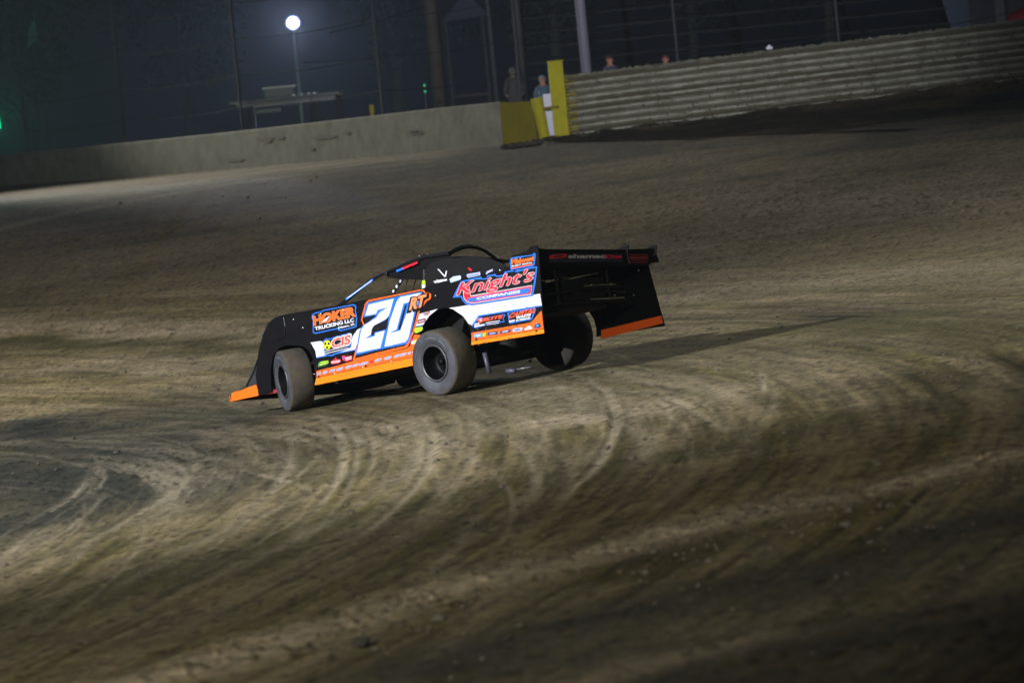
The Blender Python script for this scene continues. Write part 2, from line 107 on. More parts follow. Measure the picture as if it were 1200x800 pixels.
  ['sponsor_decal', 'lime green strip badge', [['p', 'lime', [(-2.074, 0.328), (-2.127, 0.325), (-2.117, 0.291), (-2.067, 0.293)]], ['p', 'green', [(-2.082, 0.315), (-2.113, 0.314), (-2.11, 0.304), (-2.079, 0.304)]]]],
  ['sponsor_decal', 'dark blue strip badge', [['p', 'navy', [(-2.158, 0.324), (-2.322, 0.313), (-2.313, 0.281), (-2.152, 0.291)]], ['p', 'lblue', [(-2.188, 0.308), (-2.287, 0.306), (-2.284, 0.297), (-2.186, 0.298)]]]],
  ['sponsor_decal', 'navy strip badge with pale bars', [['p', 'navy', [(-2.361, 0.311), (-2.53, 0.301), (-2.522, 0.272), (-2.357, 0.279)]], ['p', 'white', [(-2.393, 0.296), (-2.495, 0.294), (-2.492, 0.286), (-2.392, 0.287)]]]],
  ['sponsor_decal', 'pale blue strip badge', [['p', 'lblue', [(-2.568, 0.302), (-2.726, 0.293), (-2.72, 0.257), (-2.563, 0.267)]], ['p', 'navy', [(-2.597, 0.286), (-2.693, 0.284), (-2.692, 0.274), (-2.596, 0.275)]]]],
  ['sponsor_decal', 'pale pointed strip badge', [['p', 'white', [(-2.755, 0.272), (-2.809, 0.295), (-2.849, 0.291), (-2.881, 0.266), (-2.873, 0.252), (-2.754, 0.256)]], ['p', 'lblue', [(-2.781, 0.271), (-2.812, 0.279), (-2.837, 0.278), (-2.857, 0.271), (-2.853, 0.267), (-2.781, 0.267)]]]],
  ['sponsor_decal', 'navy domed strip badge', [['p', 'navy', [(-2.915, 0.282), (-2.961, 0.304), (-3.011, 0.293), (-3.018, 0.252), (-2.981, 0.247), (-2.915, 0.254)]], ['p', 'sky', [(-2.935, 0.275), (-2.961, 0.282), (-2.992, 0.279), (-2.999, 0.267), (-2.977, 0.265), (-2.937, 0.266)]]]],
  ['rub_mark', None, [['p', 'black', [(-1.951, 0.29), (-1.978, 0.289), (-1.971, 0.264), (-1.945, 0.265)]]]],
  ['rub_mark', None, [['p', 'black', [(-2.93, 0.234), (-2.957, 0.233), (-2.95, 0.209), (-2.925, 0.21)]]]],
]
COCKPIT = [(-0.973, 1.206), (-1.098, 1.274), (-1.32, 1.286), (-1.955, 1.204), (-2.283, 1.067), (-2.436, 0.917), (-2.423, 0.784), (-0.954, 0.934)]
CDEC = [['white', [(-1.194, 1.187), (-1.21, 1.187), (-1.31, 1.085), (-1.293, 1.077)]], ['white', [(-1.294, 1.085), (-1.33, 1.144), (-1.349, 1.141), (-1.316, 1.076)]], ['white', [(-1.094, 1.062), (-1.136, 1.058), (-1.148, 1.067), (-1.327, 1.053), (-1.322, 1.01), (-1.148, 1.02)]], ['red', [(-1.692, 1.117), (-1.73, 1.114), (-1.765, 1.078), (-1.732, 1.075)]], ['lilac', [(-1.134, 1.026), (-1.169, 1.024), (-1.17, 1.079), (-1.16, 1.078)]]]
HOOP = [(-1.15, 0.506, 1.337), (-1.15, 0.461, 1.365), (-1.15, 0.375, 1.402), (-1.15, 0.265, 1.428), (-1.15, 0.143, 1.439), (-1.15, 0.026, 1.425), (-1.15, -0.087, 1.387), (-1.15, -0.196, 1.323), (-1.15, -0.29, 1.251), (-1.15, -0.369, 1.168), (-1.15, -0.433, 1.076)]
POST = [[0.718, 0.6, 1.056], [0.106, 0.6, 1.264], [-0.194, 0.6, 1.315], [-0.578, 0.6, 1.356], [-0.866, 0.6, 1.382], [-1.301, 0.6, 1.349]]
POSTDEC = [[[0.548, 0.63, 1.111], [0.026, 0.63, 1.262]], [[-0.396, 0.63, 1.291], [-0.512, 0.63, 1.304]], [[-0.512, 0.63, 1.304], [-0.771, 0.63, 1.33]]]
VISOR = [(-0.151, 1.292), (-0.463, 1.345), (-0.843, 1.381), (-1.279, 1.347), (-1.307, 1.274), (-0.79, 1.122), (-0.402, 1.196), (-0.187, 1.246)]
BARS = [[[-0.398, 0.55, 1.195], [-0.21, 0.6, 1.028]], [[-0.208, 0.3, 1.217], [-0.08, 0.3, 1.037]], [[-0.347, 0.3, 1.194], [-0.219, 0.3, 1.015]], [[-0.902, 0.66, 1.226], [-0.862, 0.66, 0.995]]]
BARDEC = [[(-0.938, 1.194), (-0.964, 1.195), (-0.951, 1.146), (-0.933, 1.152)], [(-0.868, 1.105), (-0.919, 1.102), (-0.914, 1.06), (-0.86, 1.065)], [(-0.85, 1.061), (-0.913, 1.054), (-0.9, 1.01), (-0.846, 1.022)]]
SPOIL = [(0.886, 1.127), (0.746, 1.108), (-0.466, 1.066), (-0.955, 1.063), (-0.836, 0.877), (-0.431, 0.886), (0.784, 0.909), (0.913, 0.914)]
SPDEC = [['p', 'spnavy', [(0.708, 1.059), (-0.422, 1.018), (-0.405, 0.93), (0.727, 0.96)]], ['p', 'red', [(0.723, 1.012), (0.703, 1.031), (0.602, 1.047), (0.46, 1.047), (0.447, 1.026), (0.478, 1.008), (0.611, 1.0), (0.709, 0.999)]], ['p', 'spnavy', [(0.673, 1.018), (0.638, 1.029), (0.56, 1.038), (0.484, 1.034), (0.486, 1.023), (0.565, 1.014), (0.641, 1.011)]], ['t', 'silver', 'shamac', (0.426, 0.998), (-0.567, -0.017), (-0.009, 0.043), 0.04], ['t', 'red', 'One', (-0.146, 0.979), (-0.244, -0.007), (-0.007, 0.036), 0.04]]
SPDEC2 = [['p', 'dred', [(-0.508, 1.008), (-0.823, 0.997), (-0.82, 0.987), (-0.506, 0.997)]], ['p', 'dred', [(-0.503, 0.982), (-0.818, 0.974), (-0.814, 0.952), (-0.498, 0.96)]], ['p', 'dred', [(-0.496, 0.95), (-0.811, 0.939), (-0.81, 0.931), (-0.495, 0.942)]], ['p', 'dred', [(-0.482, 0.924), (-0.802, 0.914), (-0.8, 0.903), (-0.48, 0.914)]]]
BANDS = [[[(-11.97, 93.32), (-11.3, 94.21), (-9.59, 96.81), (-7.68, 98.09), (-5.72, 99.33), (-3.66, 99.12), (-0.79, 97.89)], 0.4, 'pale', 1.5], [[(-12.4, 96.89), (-11.74, 98.09), (-9.03, 102.09), (-6.07, 105.72), (-2.05, 100.97)], 1.8, 'pale', 0.7], [[(-10.04, 74.56), (-8.92, 72.89), (-7.17, 70.26), (-5.5, 67.4), (-3.98, 65.0), (-2.3, 62.97)], 0.8, 'pink', 0.8], [[(-9.52, 70.38), (-8.51, 69.2), (-6.61, 67.29), (-4.41, 63.26), (-3.38, 60.81)], 0.7, 'olive', 0.85], [[(-8.95, 65.9), (-8.01, 64.81), (-5.8, 62.54), (-3.97, 60.07)], 0.8, 'pale', 0.45], [[(-10.54, 78.65), (-9.4, 77.18), (-5.9, 73.0), (-2.47, 69.09)], 0.7, 'olive', 0.3], [[(-6.8, 71.11), (-4.2, 69.2), (-2.01, 67.7), (-1.02, 66.82)], 1.0, 'olive', 0.5], [[(-7.36, 53.47), (-6.7, 53.56), (-5.52, 51.78), (-4.23, 46.78), (-3.73, 40.79), (-4.07, 37.53), (-4.71, 36.95)], 1.9, 'cool', 0.95], [[(-6.44, 46.52), (-5.66, 44.9), (-4.71, 42.9)], 2.0, 'cool', 0.95], [[(-3.82, 26.74), (-3.6, 27.69), (-2.58, 29.42), (-1.56, 31.61), (-0.38, 31.96), (0.96, 32.15), (2.32, 33.3)], 0.9, 'olive', 0.7], [[(-2.73, 22.83), (-2.08, 23.11), (-1.41, 24.17), (-0.66, 25.02), (0.13, 25.74), (0.98, 26.63), (2.13, 27.07), (3.56, 27.64)], 0.55, 'pink', 0.85], [[(-0.68, 20.99), (0.08, 22.02), (1.04, 22.8), (2.07, 23.55), (3.04, 23.86)], 1.0, 'dark', 0.9], [[(0.23, 18.89), (1.07, 19.68), (2.56, 20.37)], 1.6, 'dark', 0.9], [[(0.0, 19.6), (0.51, 20.1), (1.12, 20.48)], 0.25, 'pink', 0.3], [[(-0.06, 43.39), (0.64, 38.68), (1.54, 38.86)], 1.0, 'pale', 0.45], [[(0.37, 39.18), (0.64, 38.68), (0.85, 38.37)], 0.5, 'pale', 0.7], [[(4.95, 76.61), (6.74, 70.84), (9.09, 67.75)], 3.0, 'pink', 0.35], [[(2.77, 59.86), (4.71, 56.53), (7.29, 54.85)], 1.2, 'pink', 0.35], [[(-0.45, 52.3), (0.94, 47.09), (2.38, 48.35), (3.8, 46.25), (5.4, 41.06)], 1.4, 'olive', 0.6], [[(-0.53, 47.09), (0.29, 42.38), (-0.24, 40.98)], 1.0, 'olive', 0.4], [[(-1.56, 94.07), (1.2, 95.98), (6.29, 95.08), (12.24, 89.96)], 7.0, 'dark', 1.1]]  # dark bands paint in shade; wall streak and mid-track pale patch paint in light
MARKS = [[[(-2.39, 48.12), (-1.99, 44.13), (-1.75, 40.33), (-1.66, 37.43), (-1.66, 34.12), (-1.78, 30.79)], 0.05, 0.5], [[(-2.33, 48.33), (-1.78, 42.94), (-1.57, 39.34), (-1.5, 36.03), (-1.54, 32.82), (-1.72, 29.49)], 0.04, 0.3], [[(-1.17, 46.47), (-0.88, 40.67), (-0.82, 37.66), (-0.86, 34.65), (-0.99, 32.44), (-1.24, 29.92), (-1.69, 27.68)], 0.05, 0.45], [[(-1.31, 46.87), (-1.01, 40.96), (-0.94, 37.36), (-0.97, 34.45), (-1.12, 32.23), (-1.37, 30.01)], 0.12, 0.22], [[(0.56, 47.79), (0.85, 43.58), (0.9, 39.57), (0.84, 36.97), (0.71, 34.56), (0.54, 32.56), (0.32, 30.96), (0.13, 30.05)], 0.05, 0.65], [[(-0.16, 38.28), (0.01, 35.67), (0.08, 32.76), (0.05, 31.16), (-0.07, 29.55)], 0.05, 0.35], [[(-0.62, 45.58), (-0.45, 40.88), (-0.43, 37.77), (-0.5, 34.86), (-0.67, 31.75), (-0.92, 29.33), (-1.27, 27.4)], 0.06, 0.3], [[(1.36, 40.47), (1.51, 38.25), (1.61, 36.14), (1.68, 34.14)], 0.05, 0.4], [[(2.46, 41.92), (2.33, 39.42), (2.21, 37.62)], 0.04, 0.35], [[(-1.66, 43.95), (-1.44, 40.15), (-1.37, 37.24), (-1.41, 35.13)], 0.04, 0.3], [[(-2.66, 46.5), (-2.34, 42.31), (-2.21, 38.6), (-2.24, 34.88), (-2.4, 31.35)], 0.06, 0.3], [[(0.14, 36.47), (0.35, 33.46), (0.32, 30.96), (0.13, 29.45), (-0.36, 27.14)], 0.06, 0.25], [[(1.3, 33.65), (1.28, 31.44), (1.12, 29.74), (0.81, 28.14)], 0.05, 0.2], [[(-5.41, 62.57), (-3.55, 57.08), (-2.41, 52.23)], 0.08, -0.3], [[(-7.89, 67.46), (-5.12, 62.09), (-3.44, 57.19)], 0.05, -0.3], [[(-7.19, 64.71), (-4.94, 59.69), (-3.44, 55.08)], 0.05, 0.3], [[(-7.4, 61.75), (-5.32, 58.35), (-3.9, 53.34), (-2.96, 46.58), (-2.54, 41.59)], 0.1, -0.3], [[(-7.45, 59.93), (-5.25, 56.14), (-3.9, 50.33), (-3.11, 44.16), (-2.79, 38.76)], 0.12, -0.25], [[(-0.74, 43.78), (-0.6, 38.17), (-0.7, 33.45), (-1.05, 29.93), (-1.81, 26.77), (-2.52, 25.39)], 0.06, -0.3]]
TERR = {'y0': -60, 'dy': 0.5}
YY = [-60, 0, 40, 50, 56, 65, 80, 100, 115, 131, 160, 420]
BB = [0.9, 0.56, 0.03, -0.105, -0.13, 0.06, 0.85, 2.02, 2.1, 2.3, 2.4, 2.4]
AA = [0.07, 0.0696, 0.0696, 0.0696, 0.066, 0.058, 0.043, 0.027, 0.026, 0.026, 0.02, 0.0]
CARM = [[-0.690421, -0.720067, -0.069437], [0.721104, -0.692699, 0.013306], [-0.057681, -0.040885, 0.997498]]
CARO = [-1.00011, 48.28309, -0.08165]
BODM = [[0.997564, 0.007292, 0.069374], [0.0, 0.994522, -0.104528], [-0.069756, 0.104274, 0.992099]]
BODO = [0, 0, 0.06]
BLOB = (-0.99, 22.89)

# ------------------------------------------------------------------ helpers
def mat(name, col, rough=.6, metal=0, noise=0, nscale=8, dark=(0,0,0), bump=0, emit=0, spec=.5, coat=0):
    m = bpy.data.materials.new(name); m.use_nodes = True; n = m.node_tree; b = n.nodes['Principled BSDF']
    b.inputs['Base Color'].default_value = (*col, 1); b.inputs['Roughness'].default_value = rough; b.inputs['Metallic'].default_value = metal
    b.inputs['Specular IOR Level'].default_value = spec
    b.inputs['Coat Weight'].default_value = coat; b.inputs['Coat Roughness'].default_value = .15
    if emit: b.inputs['Emission Color'].default_value = (*col, 1); b.inputs['Emission Strength'].default_value = emit
    if noise or bump:
        tc = n.nodes.new('ShaderNodeTexCoord'); t = n.nodes.new('ShaderNodeTexNoise'); t.inputs['Scale'].default_value = nscale; t.inputs['Detail'].default_value = 8; t.inputs['Roughness'].default_value = .65
        n.links.new(tc.outputs['Object'], t.inputs['Vector'])
        if noise:
            r = n.nodes.new('ShaderNodeValToRGB'); r.color_ramp.elements[0].position = .38; r.color_ramp.elements[1].position = .68
            r.color_ramp.elements[0].color = (*col, 1); r.color_ramp.elements[1].color = (*[c*(1-noise)+d*noise for c, d in zip(col, dark)], 1)
            n.links.new(t.outputs[0], r.inputs[0]); n.links.new(r.outputs[0], b.inputs['Base Color'])
        if bump:
            bp = n.nodes.new('ShaderNodeBump'); bp.inputs['Strength'].default_value = bump; bp.inputs['Distance'].default_value = .02
            n.links.new(t.outputs[0], bp.inputs['Height']); n.links.new(bp.outputs[0], b.inputs['Normal'])
    return m
DUST = (.14, .12, .09)
MC = {}
def cm(k, c, r=.38, **kw): MC[k] = mat('paint_'+k, c, r, noise=.10, nscale=22, dark=DUST, **kw)
cm('black', (.006,.006,.010), spec=.2); cm('white', (.64,.64,.69)); cm('blue', (.015,.16,.72)); cm('orange', (.87,.12,.008)); cm('amber', (.86,.215,.004)); cm('noseorange', (.86,.15,.006))
cm('peach', (.82,.24,.09)); cm('red', (.75,.012,.03)); cm('red2', (.78,.085,.03)); cm('yellow', (.75,.75,.02)); cm('lime', (.5,.8,.02)); cm('green', (.06,.4,.05))
cm('dgreen', (.08,.22,.07)); cm('lblue', (.42,.52,.75)); cm('navy', (.02,.04,.12)); cm('magenta', (.6,.03,.4)); cm('dred', (.26,.03,.035)); cm('silver', (.5,.5,.52))
cm('lilac', (.42,.42,.7)); cm('sky', (.05,.33,.85)); cm('grey', (.42,.42,.5)); cm('spnavy', (.02,.022,.045))
M_BODY = mat('black_bodywork', (.0035,.0035,.0048), .4, noise=.02, nscale=5, dark=DUST, spec=.25)
M_PLASTIC = mat('black_nose_plastic', (.005,.005,.006), .3, noise=.12, nscale=6, dark=(.05,.047,.043), spec=.3)
M_FLANK = mat('lit_nose_plastic', (.035,.036,.04), .4, noise=.5, nscale=12, dark=(.015,.015,.017))  # flank grey holds the light its inward slant catches
M_IN = mat('dull_black_sheet', (.008,.008,.009), .6, noise=.3, nscale=4, dark=(.018,.016,.013), spec=.12)
M_TUBE = mat('black_tube', (.010,.010,.012), .35)
M_STEEL = mat('worn_steel', (.45,.45,.47), .3, metal=.9)
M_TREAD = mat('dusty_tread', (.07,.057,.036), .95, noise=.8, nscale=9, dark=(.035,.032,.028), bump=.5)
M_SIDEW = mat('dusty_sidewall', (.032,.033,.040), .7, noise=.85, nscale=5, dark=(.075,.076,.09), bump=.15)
M_RUBBER = mat('shaded_rubber', (.022,.021,.019), .95, noise=.5, nscale=8, dark=(.035,.031,.024), spec=.1)  # darker copy for the right-hand tyres, body shade put into the colour
M_RIM = mat('black_rim', (.003,.003,.0035), .5, spec=.12)
M_RING = mat('scuffed_ring', (.10,.10,.11), .45, metal=.5, noise=.5, nscale=6, dark=(.03,.03,.03))

def link(o, parent=None):
    COL.objects.link(o)
    if parent: o.parent = parent
    return o
def obj(name, bm, mats, parent=None, smooth=False, recalc=True):
    me = bpy.data.meshes.new(name)
    if recalc: bmesh.ops.recalc_face_normals(bm, faces=bm.faces)
    if smooth:
        for f in bm.faces: f.smooth = True
    bm.to_mesh(me); bm.free()
    for m in (mats if isinstance(mats, (list, tuple)) else [mats]): me.materials.append(m)
    return link(bpy.data.objects.new(name, me), parent)
def thing(name, label, cat, loc=(0,0,0), group=None, rotz=0):
    o = link(bpy.data.objects.new(name, None)); o.location = loc; o.rotation_euler = (0,0,rotz); o.empty_display_size = .2
    return tag(o, label, cat, group)
def tag(o, label=None, cat=None, group=None, kind=None):
    if label: o['label'] = label
    if cat: o['category'] = cat
    if group: o['group'] = group
    if kind: o['kind'] = kind
    return o
def box(bm, c, s, rot=None, taper=1.0, bev=0):
    vs = []
    for z in (-.5, .5):
        k = taper if z > 0 else 1
        for x, y in ((-.5,-.5), (.5,-.5), (.5,.5), (-.5,.5)):
            v = Vector((x*s[0]*k, y*s[1]*k, z*s[2]))
            if rot: v = rot @ v
            vs.append(bm.verts.new(v + Vector(c)))
    fs = [bm.faces.new([vs[i] for i in q]) for q in ((3,2,1,0),(4,5,6,7),(0,1,5,4),(1,2,6,5),(2,3,7,6),(3,0,4,7))]
    if bev: bmesh.ops.bevel(bm, geom=list({e for f in fs for e in f.edges}), offset=bev, segments=2, affect='EDGES', profile=.6)
    return bm
def tube(bm, pts, r, n=8, cap=True):
    pts = [Vector(p) for p in pts]; rings = []
    for i, p in enumerate(pts):
        d = (pts[min(i+1, len(pts)-1)] - pts[max(i-1, 0)]).normalized()
        a = d.cross(Vector((0,0,1)) if abs(d.z) < .9 else Vector((1,0,0))).normalized(); b = d.cross(a)
        rr = r[i] if isinstance(r, (list, tuple)) else r
        rings.append([bm.verts.new(p + (a*math.cos(t)+b*math.sin(t))*rr) for t in [2*math.pi*k/n for k in range(n)]])
    for A, B in zip(rings, rings[1:]):
        for k in range(n): bm.faces.new((A[k], A[(k+1) % n], B[(k+1) % n], B[k]))
    if cap: bm.faces.new(rings[0][::-1]); bm.faces.new(rings[-1])
    return bm
def prism(bm, poly, mapf, d):      # poly 2D -> mapf(u,v,w), thickness d along w
    A = [bm.verts.new(mapf(u, v, 0)) for u, v in poly]; B = [bm.verts.new(mapf(u, v, d)) for u, v in poly]
    fa = bm.faces.new(A); fb = bm.faces.new(B[::-1]); n = len(A)
    for i in range(n): bm.faces.new((A[i], B[i], B[(i+1) % n], A[(i+1) % n]))
    fa.normal_update(); fb.normal_update(); bmesh.ops.triangulate(bm, faces=[fa, fb])
    return bm
def lathe_y(bm, prof, n=40, mats=None):   # prof: (radius, y); axis Y
    rings = [[bm.verts.new((r*math.cos(2*math.pi*k/n), y, r*math.sin(2*math.pi*k/n))) for k in range(n)] for r, y in prof]
    for i, (A, B) in enumerate(zip(rings, rings[1:])):
        for k in range(n):
            f = bm.faces.new((A[k], A[(k+1) % n], B[(k+1) % n], B[k]))
            if mats: f.material_index = mats[i]
    return bm

# ------------------------------------------------------------------ terrain
_ys = np.arange(-60, 421, .5); _k = np.exp(-(np.arange(-12, 12.1, .5)/3.5)**2); _k /= _k.sum()
def _sm(v): return np.convolve(np.pad(np.interp(_ys, YY, v), 24, mode='edge'), _k, mode='valid')
_A, _B = _sm(AA), _sm(BB)
def gz(x, y): return np.interp(y, _ys, _A)*40*np.tanh((np.asarray(x)+1)/40) + np.interp(y, _ys, _B)
_rng = np.random.RandomState(3)
_T = _rng.rand(512, 512)
def vnoise(x, y):
    xi = np.floor(x).astype(int); yi = np.floor(y).astype(int); fx = x-xi; fy = y-yi
    fx = fx*fx*(3-2*fx); fy = fy*fy*(3-2*fy); g = lambda a, b: _T[a % 512, b % 512]
    return (g(xi, yi)*(1-fx)+g(xi+1, yi)*fx)*(1-fy)+(g(xi, yi+1)*(1-fx)+g(xi+1, yi+1)*fx)*fy
def fbm(x, y, o=4):
    s = 0; a = .5; t = 0
    for i in range(o): s = s + a*vnoise(x*2**i+i*17.3, y*2**i+i*9.1); t += a; a *= .55
    return s/t
def dist_poly(X, Y, pts):
    D = np.full(X.shape, 1e9)
    for (ax, ay), (bx, by) in zip(pts, pts[1:]):
        dx, dy = bx-ax, by-ay; L = dx*dx+dy*dy+1e-9
        t = np.clip(((X-ax)*dx+(Y-ay)*dy)/L, 0, 1)
        D = np.minimum(D, np.hypot(X-ax-t*dx, Y-ay-t*dy))
    return D
def smooth_line(pts, k=6):
    out = []; P = [pts[0]]+list(pts)+[pts[-1]]
    for i in range(1, len(P)-2):
        for j in range(k):
            t = j/k; p0, p1, p2, p3 = [np.array(P[i+d], float) for d in (-1, 0, 1, 2)]
            out.append(tuple(.5*((2*p1)+(-p0+p2)*t+(2*p0-5*p1+4*p2-p3)*t*t+(-p0+3*p1-3*p2+p3)*t**3)))
    return out+[tuple(pts[-1])]
def build_ground():
    ts = np.concatenate([-np.geomspace(1.1, .165, 26)[:-1], np.linspace(-.165, .165, 560), np.geomspace(.165, 1.1, 26)[1:]])
    rows = np.concatenate([np.linspace(-40, 14, 12), np.exp(np.arange(math.log(15), math.log(130), .0026)), np.geomspace(131, 400, 60)])
    Tt, Y = np.meshgrid(ts, rows); X = Tt*np.maximum(Y, 15)
    Zb = gz(X, Y)
    RR = np.hypot(X+45, Y-37); TH = np.arctan2(Y-37, X+45)*1.7          # the groove: the turn's centre lies in the infield
    comb = fbm(RR*3.2+2*fbm(X*.2, Y*.2, 2), TH*5+30, 4); comb2 = fbm(RR*13+40, TH*14+11, 3); broad = fbm(RR*.75+9, TH*2.2+7, 3)
    on = np.clip((RR-39)/2, 0, 1)*np.clip((58-RR)/6, 0, 1)
    n1 = fbm(X*.35, Y*.35, 4); n2 = fbm(X*2.2, Y*1.6, 4); n3 = fbm(X*9, Y*7, 3); n4 = fbm(X*28+5, Y*22, 2)
    ns = fbm(X*.5+Y*.05, Y*3.0, 4)      # combed along the groove
    clod = np.clip(fbm(X*13+9, Y*10, 2)-.66, 0, 1)
    disp = on*((comb-.5)*.016+(comb2-.5)*.010) + (n1-.5)*.05 + (n2-.5)*.028 + (n3-.5)*.014 + (n4-.5)*.006
    rough = np.ones_like(X)*.25
    base = np.array([.153, .123, .067])
    C = base[None, None]*(0.8+.4*n1[..., None])*(.78+.44*n2[..., None])*(.75+.5*ns[..., None])*(.7+.6*n3[..., None])*(.75+.5*n4[..., None])
    C = C*(1+on[..., None]*(1.3*(comb[..., None]-.5)+1.3*(comb2[..., None]-.5)+.8*(broad[..., None]-.5)))
    C = C*np.stack([1+.0*comb, 1-.06*on*(comb-.5), 1-.5*on*np.clip(.56-comb, 0, 1)*2], -1)
    tones = dict(pale=(.34,.28,.19), pink=(.33,.268,.19), olive=(.058,.054,.017), cool=(.027,.029,.022), dark=(.036,.032,.021))  # dark is shade put into the dirt colour; pale also serves lit ground
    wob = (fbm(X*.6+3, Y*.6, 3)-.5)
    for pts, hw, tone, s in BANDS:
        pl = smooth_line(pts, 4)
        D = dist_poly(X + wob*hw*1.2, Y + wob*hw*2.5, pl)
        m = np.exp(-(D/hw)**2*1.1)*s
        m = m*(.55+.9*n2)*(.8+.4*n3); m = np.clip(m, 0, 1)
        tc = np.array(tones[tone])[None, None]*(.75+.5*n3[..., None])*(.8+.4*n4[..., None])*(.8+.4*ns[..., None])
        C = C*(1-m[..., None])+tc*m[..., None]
        if tone in ('pink', 'cool'): rough = rough+m*(1.4 if tone == 'pink' else .6)
        if tone == 'olive': rough = rough*(1-.6*m)
    rn = random.Random(12); marks = [(smooth_line(p, 8), w_, s_) for p, w_, s_ in MARKS]; marks = [(p, w_, s_*1.6) for p, w_, s_ in marks]
    for k in range(240):                                               # many faint arcs left by earlier laps
        r = rn.uniform(26, 46); ap = rn.uniform(-4.5, 2.5); cx = ap-r; cy = 37+rn.gauss(0, 3.5); a0 = rn.uniform(-12, 10)/r; a1 = a0+rn.uniform(4, 13)/r
        marks.append(([(cx+r*math.cos(a0+(a1-a0)*q/14), cy+r*math.sin(a0+(a1-a0)*q/14)) for q in range(15)], rn.choice((.02,.03,.04,.07,.12)), rn.choice((.15,.2,.28,.4,-.25,-.4))))
    for pl, wd, s in marks:
        pa = np.array(pl); x0, x1 = pa[:, 0].min()-.8, pa[:, 0].max()+.8; y0, y1 = pa[:, 1].min()-.8, pa[:, 1].max()+.8
        sel = np.nonzero((X > x0) & (X < x1) & (Y > y0) & (Y < y1))
        if not len(sel[0]): continue
        xs_, ys_ = X[sel], Y[sel]; D = np.full(xs_.shape, 1e9); S = np.zeros(xs_.shape); nseg = len(pl)-1
        for k, ((ax, ay), (bx, by)) in enumerate(zip(pl, pl[1:])):
            dx, dy = bx-ax, by-ay; t = np.clip(((xs_-ax)*dx+(ys_-ay)*dy)/(dx*dx+dy*dy+1e-9), 0, 1)
            d = np.hypot(xs_-ax-t*dx, ys_-ay-t*dy); S = np.where(d < D, (k+t)/nseg, S); D = np.minimum(D, d)
        D = D + .02*(n3[sel]-.5)
        fade = np.clip(np.sin(np.pi*np.clip(S, 0, 1)), 0, 1)**.7*np.clip(.1+1.5*n2[sel], .1, 1)*np.clip(.25+1.5*n3[sel], .2, 1.2)
        q = np.clip(np.exp(-(D/(wd*.9))**2)*fade*abs(s)*1.35, 0, .85)
        tc = np.array((.31,.26,.18) if s > 0 else (.05,.045,.024))
        C[sel] = C[sel]*(1-q[:, None])+tc[None]*q[:, None]
        disp[sel] += -.014*q+.011*abs(s)*fade*np.exp(-((D-wd*1.6)/(wd*.6))**2)
    C = C*(1-np.clip(clod*5, 0, .6)[..., None])
    Z = Zb + disp*(.6+rough*.6) + clod*.12*rough
    # berm piled under the walls
    wl = np.where(X < 1.2, 100.6+(1.2-X)*1.86, 100.0)
    dw = np.abs(Y-wl); Z = Z + np.exp(-(dw/.9)**2)*(.06+.16*n2)*np.where(Y < wl+2, 1, .3)
    # keep the running surface true under the car
    dc = np.hypot(X+1, Y-48.28); kk = np.clip((dc-3.0)/2.0, 0, 1)[..., None][..., 0]
    pl = -.0816+.0696*(X+1)-.01334*(Y-48.28)
    Z = Z*kk+(pl-.004+(n3-.5)*.008+(n4-.5)*.004)*(1-kk)
    nr, nc = X.shape
    me = bpy.data.meshes.new('ground')
    me.vertices.add(nr*nc); me.vertices.foreach_set('co', np.stack([X, Y, Z], -1).astype(np.float32).ravel())
    idx = np.arange(nr*nc).reshape(nr, nc); q = np.stack([idx[:-1, :-1], idx[:-1, 1:], idx[1:, 1:], idx[1:, :-1]], -1).reshape(-1, 4)
    me.loops.add(q.size); me.loops.foreach_set('vertex_index', q.ravel().astype(np.int32))
    me.polygons.add(len(q)); me.polygons.foreach_set('loop_start', np.arange(0, q.size, 4, dtype=np.int32)); me.polygons.foreach_set('loop_total', np.full(len(q), 4, dtype=np.int32))
    me.polygons.foreach_set('use_smooth', np.ones(len(q), dtype=bool))
    me.update()
    ca = me.color_attributes.new('dirt', 'FLOAT_COLOR', 'POINT')
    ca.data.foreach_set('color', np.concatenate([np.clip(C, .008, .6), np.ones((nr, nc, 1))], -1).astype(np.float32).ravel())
    m = bpy.data.materials.new('clay_dirt'); m.use_nodes = True; n = m.node_tree; b = n.nodes['Principled BSDF']
    at = n.nodes.new('ShaderNodeAttribute'); at.attribute_name = 'dirt'
    tc = n.nodes.new('ShaderNodeTexCoord'); mp = n.nodes.new('ShaderNodeMapping'); mp.inputs['Scale'].default_value = (1, .55, 1)
    t = n.nodes.new('ShaderNodeTexNoise'); t.inputs['Scale'].default_value = 16; t.inputs['Detail'].default_value = 9; t.inputs['Roughness'].default_value = .7
    rp = n.nodes.new('ShaderNodeMapRange'); rp.inputs[1].default_value = .3; rp.inputs[2].default_value = .7; rp.inputs[3].default_value = .5; rp.inputs[4].default_value = 1.5
    vm = n.nodes.new('ShaderNodeVectorMath'); vm.operation = 'SCALE'
    n.links.new(tc.outputs['Object'], mp.inputs[0]); n.links.new(mp.outputs[0], t.inputs['Vector']); n.links.new(t.outputs[0], rp.inputs[0])
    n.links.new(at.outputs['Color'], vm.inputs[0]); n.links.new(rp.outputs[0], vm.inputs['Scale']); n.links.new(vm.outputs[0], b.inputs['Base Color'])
    bp = n.nodes.new('ShaderNodeBump'); bp.inputs['Strength'].default_value = .7; bp.inputs['Distance'].default_value = .04
    n.links.new(t.outputs[0], bp.inputs['Height']); n.links.new(bp.outputs[0], b.inputs['Normal'])
    b.inputs['Roughness'].default_value = .95; b.inputs['Specular IOR Level'].default_value = .15
    me.materials.append(m)
    o = link(bpy.data.objects.new('ground', me)); tag(o, 'banked clay dirt race track with pale dusty bands, light and shade put into the colour, and curved tyre marks', None, None, 'structure')
    return o
ground = build_ground()

